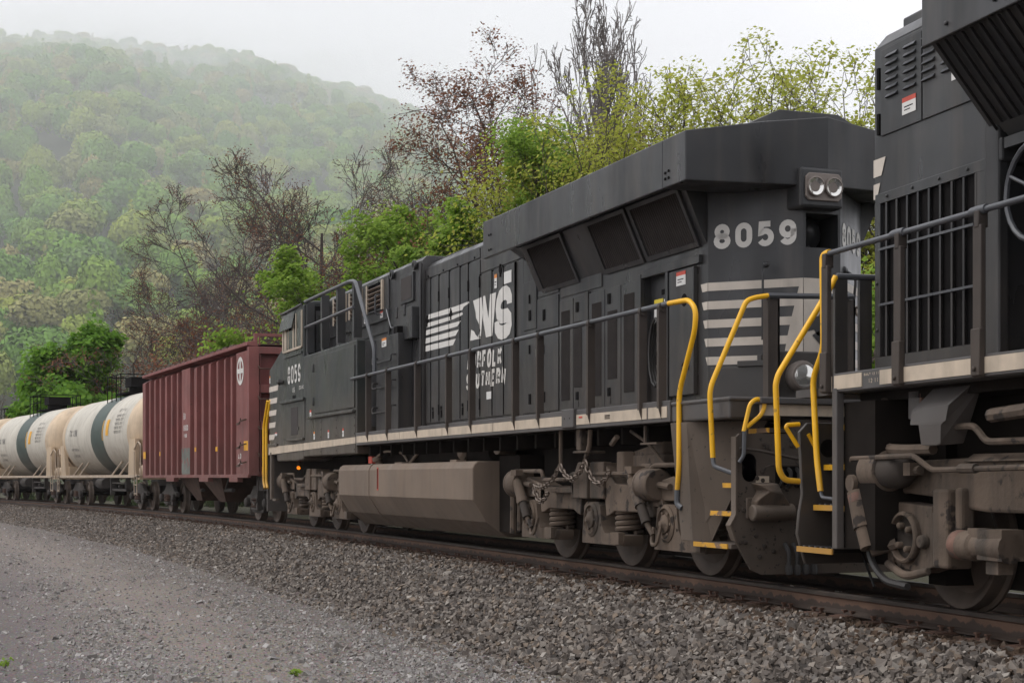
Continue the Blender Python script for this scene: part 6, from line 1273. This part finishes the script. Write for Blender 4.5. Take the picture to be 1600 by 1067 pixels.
def tree(name, label, cat, lat, dep, H, seed, leaves=None, bark=BARK, wide=1.0, group=None, trunk_lv=1, leaf_n=4, leaf_s=.14, cluster=.35, low=0.0, dense=None, **kw):
    """leaves: material; trunk (with its main limbs) and crown (twigs and leaves) are the two parts"""
    H = H * 1.03 + .8; rng = random.Random(seed); twig = max(.007, dep * .00016); x, y = at(lat, dep); root = thing(name, (x, y, GZ - .1), 0, label, cat, group)
    segs, tips = grow(rng, (0, 0, 0), 1.0, **kw)
    # scale the skeleton to the wanted height and width
    top = max(max(p.z for p in s[0]) for s in segs); rad = sorted(math.hypot(p[0].x, p[0].y) for p in tips)[int(len(tips) * .9)]
    kz = H / top; kx = kz * wide if wide > 0 else -wide / rad
    S = lambda p: (p.x * kx, p.y * kx, p.z * kz)
    tb, cb = MB(bark), MB(bark)
    for pts, r, lv in segs:
        tgt = tb if lv <= trunk_lv else cb
        tgt.tube([S(p) for p in pts], [max(twig, q * kz) for q in r], 7 if lv == 0 else 5 if lv == 1 else 3, cap=False)
    tb.build('trunk', root)
    if leaves:
        nr = np.random.default_rng(seed); T = np.array([S(p) for p, d in tips]); T = T[T[:, 2] > low * H]
        C = np.repeat(T, leaf_n, 0) + nr.normal(0, cluster, (len(T) * leaf_n, 3)) * np.array([1, 1, .8])
        if dense:                       # lumpy leaf masses filling the crown
            nl, rr = dense; cen = T[nr.integers(0, len(T), nl)]
            d = nr.normal(size=(nl, 90, 3)); d /= np.linalg.norm(d, axis=2)[..., None]; d[..., 2] = d[..., 2] * .75 + .15
            C2 = (cen[:, None] + d * (rr * nr.uniform(.55, 1.1, (nl, 1, 1))) * nr.uniform(.7, 1.05, (nl, 90, 1))).reshape(-1, 3); C = np.concatenate([C, C2])
        N = C - np.array([0, 0, H * .45]); N /= np.linalg.norm(N, axis=1)[:, None] + 1e-6; N[:, 2] += .35
        v, f = quads(C, N, nr.uniform(.6, 1.3, len(C)) * leaf_s, nr, 1.25)
        i0 = len(cb.v); cb.v += v.tolist(); cb.mats.append(leaves); cb.f += [tuple(q) for q in (f + i0).tolist()]; cb.m += [1] * len(f); cb.sm += [False] * len(f)
    me = bpy.data.meshes.new('crown'); me.from_pydata(cb.v, [], cb.f)
    for m in cb.mats: me.materials.append(m)
    me.polygons.foreach_set('material_index', cb.m); me.update()
    o = bpy.data.objects.new('crown', me); COL.objects.link(o); o.parent = root
    return root
GREEN = leaf_mat('bright_green_leaves', (.24, .37, .055), island=[(.13, .24, .04), (.24, .37, .055), (.36, .49, .09), (.20, .31, .045)], var=.25, trans=.5)
DEEP = leaf_mat('maple_green_leaves', (.15, .30, .035), island=[(.085, .19, .025), (.15, .30, .035), (.22, .38, .045)], var=.25, trans=.45)
YELG = leaf_mat('yellow_green_leaves', (.42, .45, .07), island=[(.28, .34, .05), (.42, .46, .07), (.52, .54, .11), (.36, .33, .09)], var=.25, trans=.5)
BUDS = leaf_mat('red_brown_buds', (.20, .085, .05), island=[(.13, .060, .040), (.22, .085, .045), (.17, .10, .065), (.30, .13, .06)], var=.25, trans=.25)
def U(u, dep): return (u - 800) / 2464 * dep       # lateral place of a tree seen at that bearing
tree('green_tree', 'bushy green tree behind the white tank cars at far left', 'tree', U(108, 81), 81, 8.3, 3, DEEP, BARKD, wide=-3.7, levels=3, kids_=(9, 7, 5), dense=(380, .7), leaf_n=8, leaf_s=.22, cluster=.4, first=.1, spread=1.15)
tree('bare_tree', 'bare grey tree behind the red hopper car, tallest left of the cab', 'tree', U(345, 82), 82, 16.2, 11, BUDS, BARKD, wide=-7.00, levels=4, kids_=(11, 7, 6, 5), r0=.011, leaf_n=2, leaf_s=.055, cluster=.12, spread=1.15, first=.28)
tree('bare_tree', 'small bare tree left of the tallest one, over the white tank cars', 'tree', U(235, 84), 84, 11.0, 17, BUDS, BARKD, wide=-5.88, levels=4, kids_=(9, 6, 5, 4), r0=.011, leaf_n=2, leaf_s=.07, cluster=.15, spread=1.15, first=.2)
tree('budding_tree', 'low rust-brown budding tree directly behind the red hopper car', 'tree', U(285, 76), 76, 8.6, 14, BUDS, BARK, wide=-5.04, nst=3, levels=3, kids_=(10, 8, 7), leaf_n=11, leaf_s=.10, cluster=.3, spread=1.0)
tree('budding_tree', 'thin rust-tinged tree between the bare tree and the cab', 'tree', U(395, 72), 72, 9.2, 15, BUDS, BARK, wide=-4.48, nst=2, levels=3, kids_=(10, 8, 7), leaf_n=7, leaf_s=.08, cluster=.3)
tree('bare_tree', 'bare tree with a rounded top rising above the locomotive cab', 'tree', U(510, 70), 70, 15.7, 23, BUDS, BARKD, wide=-6.16, levels=4, kids_=(11, 7, 6, 5), r0=.011, leaf_n=2, leaf_s=.06, cluster=.15, spread=1.1, first=.28)
tree('budding_tree', 'rust-tinged bare tree right of the rounded bare tree, behind the fresh green leaves', 'tree', U(610, 64), 64, 13.0, 29, BUDS, BARKD, wide=-5.04, levels=4, kids_=(9, 7, 6, 4), leaf_n=2, leaf_s=.06, cluster=.2, spread=1.1)
tree('maple_tree', 'bright green maple right above the cab roof of the locomotive', 'tree', U(505, 56), 56, 8.7, 31, GREEN, BARKD, wide=-3.1, levels=3, kids_=(9, 7, 5), dense=(260, .5), leaf_n=10, leaf_s=.115, cluster=.3, first=.15, spread=1.1)
tree('maple_tree', 'wide fresh green maple behind the middle of the locomotive', 'tree', U(665, 52), 52, 9.7, 33, GREEN, BARKD, wide=-4.76, levels=3, kids_=(10, 7, 5), dense=(280, .55), leaf_n=10, leaf_s=.115, cluster=.35, first=.15, spread=1.2)
tree('budding_tree', 'orange-brown seed-laden shrub in front of the wide green maple', 'tree', U(590, 50), 50, 8.4, 36, BUDS, BARK, wide=-3.64, nst=2, levels=3, kids_=(9, 7, 6), leaf_n=9, leaf_s=.075, cluster=.28)
tree('budding_tree', 'large spreading tree with dark red buds against the pale sky', 'tree', U(800, 54), 54, 14.4, 42, BUDS, BARKD, wide=-5.74, levels=4, kids_=(12, 8, 6, 4), leaf_n=7, leaf_s=.075, cluster=.2, spread=1.2, first=.3)
tree('maple_tree', 'light green young maple in front of the red-budded tree', 'tree', U(850, 45), 45, 10.8, 47, GREEN, BARKD, wide=-2.66, levels=3, kids_=(8, 7, 5), dense=(150, .42), leaf_n=13, leaf_s=.09, cluster=.28, spread=.9)
tree('bare_tree', 'tall slender bare tree reaching the top edge of the picture', 'tree', U(960, 58), 58, 19.2, 53, None, BARKT, wide=-2.7, levels=4, kids_=(14, 8, 5, 4), spread=.85, up=.26, first=.42, r0=.010)
tree('budding_tree', 'red-budded tree around the foot of the tall slender bare tree', 'tree', U(940, 55), 55, 14.0, 57, BUDS, BARK, wide=-4.20, levels=4, kids_=(9, 8, 6, 3), leaf_n=5, leaf_s=.06, cluster=.22, spread=1.0)
tree('leafing_tree', 'yellow-green leafing tree left of the radiator roof', 'tree', U(935, 44), 44, 10.6, 61, YELG, BARKD, wide=-3.08, levels=3, kids_=(11, 8, 6), leaf_n=14, leaf_s=.09, cluster=.26, spread=1.0)
SPR = dict(levels=3, kids_=(12, 6, 3), leaf_n=10, leaf_s=.088, cluster=.17, spread=.55, up=.55)
tree('leafing_tree', 'yellow-green leafing tree with arching sprays over the radiator roof', 'tree', U(1050, 43), 43, 11.4, 66, YELG, BARKD, wide=-3.64, nst=7, **SPR)
tree('leafing_tree', 'yellow-green leafing tree with the longest upright sprays, above the headlights', 'tree', U(1190, 42), 42, 12.6, 71, YELG, BARKD, wide=-4.20, nst=8, **SPR)
tree('leafing_tree', 'yellow-green leafing tree just left of the nearest locomotive', 'tree', U(1315, 41), 41, 11.2, 77, YELG, BARKD, wide=-3.64, nst=7, **SPR)
tree('green_shrub', 'green shrub glimpsed between the two locomotives', 'shrub', U(1372, 31), 31, 5.2, 81, GREEN, BARKD, wide=-1.96, nst=3, levels=3, kids_=(8, 6, 5), dense=(120, .4), leaf_n=6, leaf_s=.11, cluster=.3, first=.05)
tree('bare_tree', 'bare tree with fine grey twigs between the rounded bare tree and the tallest bare tree', 'tree', U(440, 78), 78, 13.5, 91, None, BARK, wide=-6.0, levels=4, kids_=(11, 7, 6, 4), r0=.011, spread=1.15, first=.25)
tree('bare_tree', 'bare grey tree half hidden behind the dark red budded tree', 'tree', U(665, 68), 68, 14.5, 93, BUDS, BARK, wide=-5.6, levels=4, kids_=(11, 7, 6, 4), leaf_n=1, leaf_s=.06, cluster=.15, spread=1.1, first=.25)
tree('maple_tree', 'low bright green sapling at the left end of the radiator roof', 'tree', U(775, 47), 47, 8.9, 95, GREEN, BARKD, wide=-2.4, levels=3, kids_=(8, 7, 5), dense=(150, .42), leaf_n=8, leaf_s=.13, cluster=.3, first=.15)
tree('leafing_tree', 'yellow-green leafing tree in the middle, between the budded tree and the radiator roof', 'tree', U(895, 48), 48, 10.6, 97, YELG, BARKD, wide=-2.8, levels=3, kids_=(11, 8, 6), leaf_n=13, leaf_s=.09, cluster=.28)
def undergrowth():
    """brambles and saplings added beyond the track to darken the view under the train"""
    nr = np.random.default_rng(8); n = 430; s = nr.uniform(-100, 22, n); off = nr.uniform(13, 19, n) + 3 * np.sin(s * .2); x, y = arc_np(s, off); h = nr.uniform(.5, 2.1, n)
    d = nr.normal(size=(n, 70, 3)); d /= np.linalg.norm(d, axis=2)[..., None]; d[..., 2] = np.abs(d[..., 2])
    C = np.stack([x, y, np.full(n, GZ)], -1)[:, None] + d * np.stack([h * .8, h * .8, h], -1)[:, None] * nr.uniform(.5, 1.05, (n, 70, 1))
    C = C.reshape(-1, 3); N = d.reshape(-1, 3); v, f = quads(C, N, nr.uniform(.12, .3, len(C)), nr, 1.2)
    tag(np_mesh('undergrowth', v, f, [leaf_mat('bramble_leaves', (.055, .075, .028), island=[(.04, .055, .022), (.06, .09, .03), (.09, .08, .045)])]), kind='stuff')  # leaf colour kept dark, with the shadow beneath the cars put into it
undergrowth()

def gpos(u, v): d = (CAM_POS[2] - GZ) * 2464 / (v - 747); return at((u - 800) / 2464 * d, d)
def weed(u, v, seed, h, label):
    nr = np.random.default_rng(seed); n = 46; d = nr.normal(size=(n, 3)); d[:, 2] = np.abs(d[:, 2]) + .2; d /= np.linalg.norm(d, axis=1)[:, None]
    C = d * h * nr.uniform(.3, 1, (n, 1)); v_, f = quads(C, d, nr.uniform(.012, .03, n), nr, 1.6); x, y = gpos(u, v); r = thing('weed', (x, y, GZ), 0, label, 'weed')
    o = np_mesh('leaf', v_, f, [GREEN]); o.parent = r; o['kind'] = 'stuff'
    b = MB(BARKD); [b.tube([(0, 0, -.02), tuple(C[k] * .9)], .002, 3) for k in range(0, n, 6)]; b.build('stem', r)
weed(462, 1054, 5, .07, 'small green weed on the gravel near the bottom edge of the picture')
weed(8, 1040, 6, .09, 'small green weed on the gravel in the bottom left corner')
x, y = gpos(505, 888); b = MB(RUST); b.lathe([(.001, -.07), (.05, -.07), (.053, -.065), (.05, -.05), (.05, .05), (.053, .065), (.05, .07), (.04, .06), (.001, .055)], (0, 0, 0), (1, .4, .05), 18)
o = b.build('rusty_can'); o.location = (x, y, GZ + .06); tag(o, 'rusty brown can lying at the foot of the ballast slope', 'can')
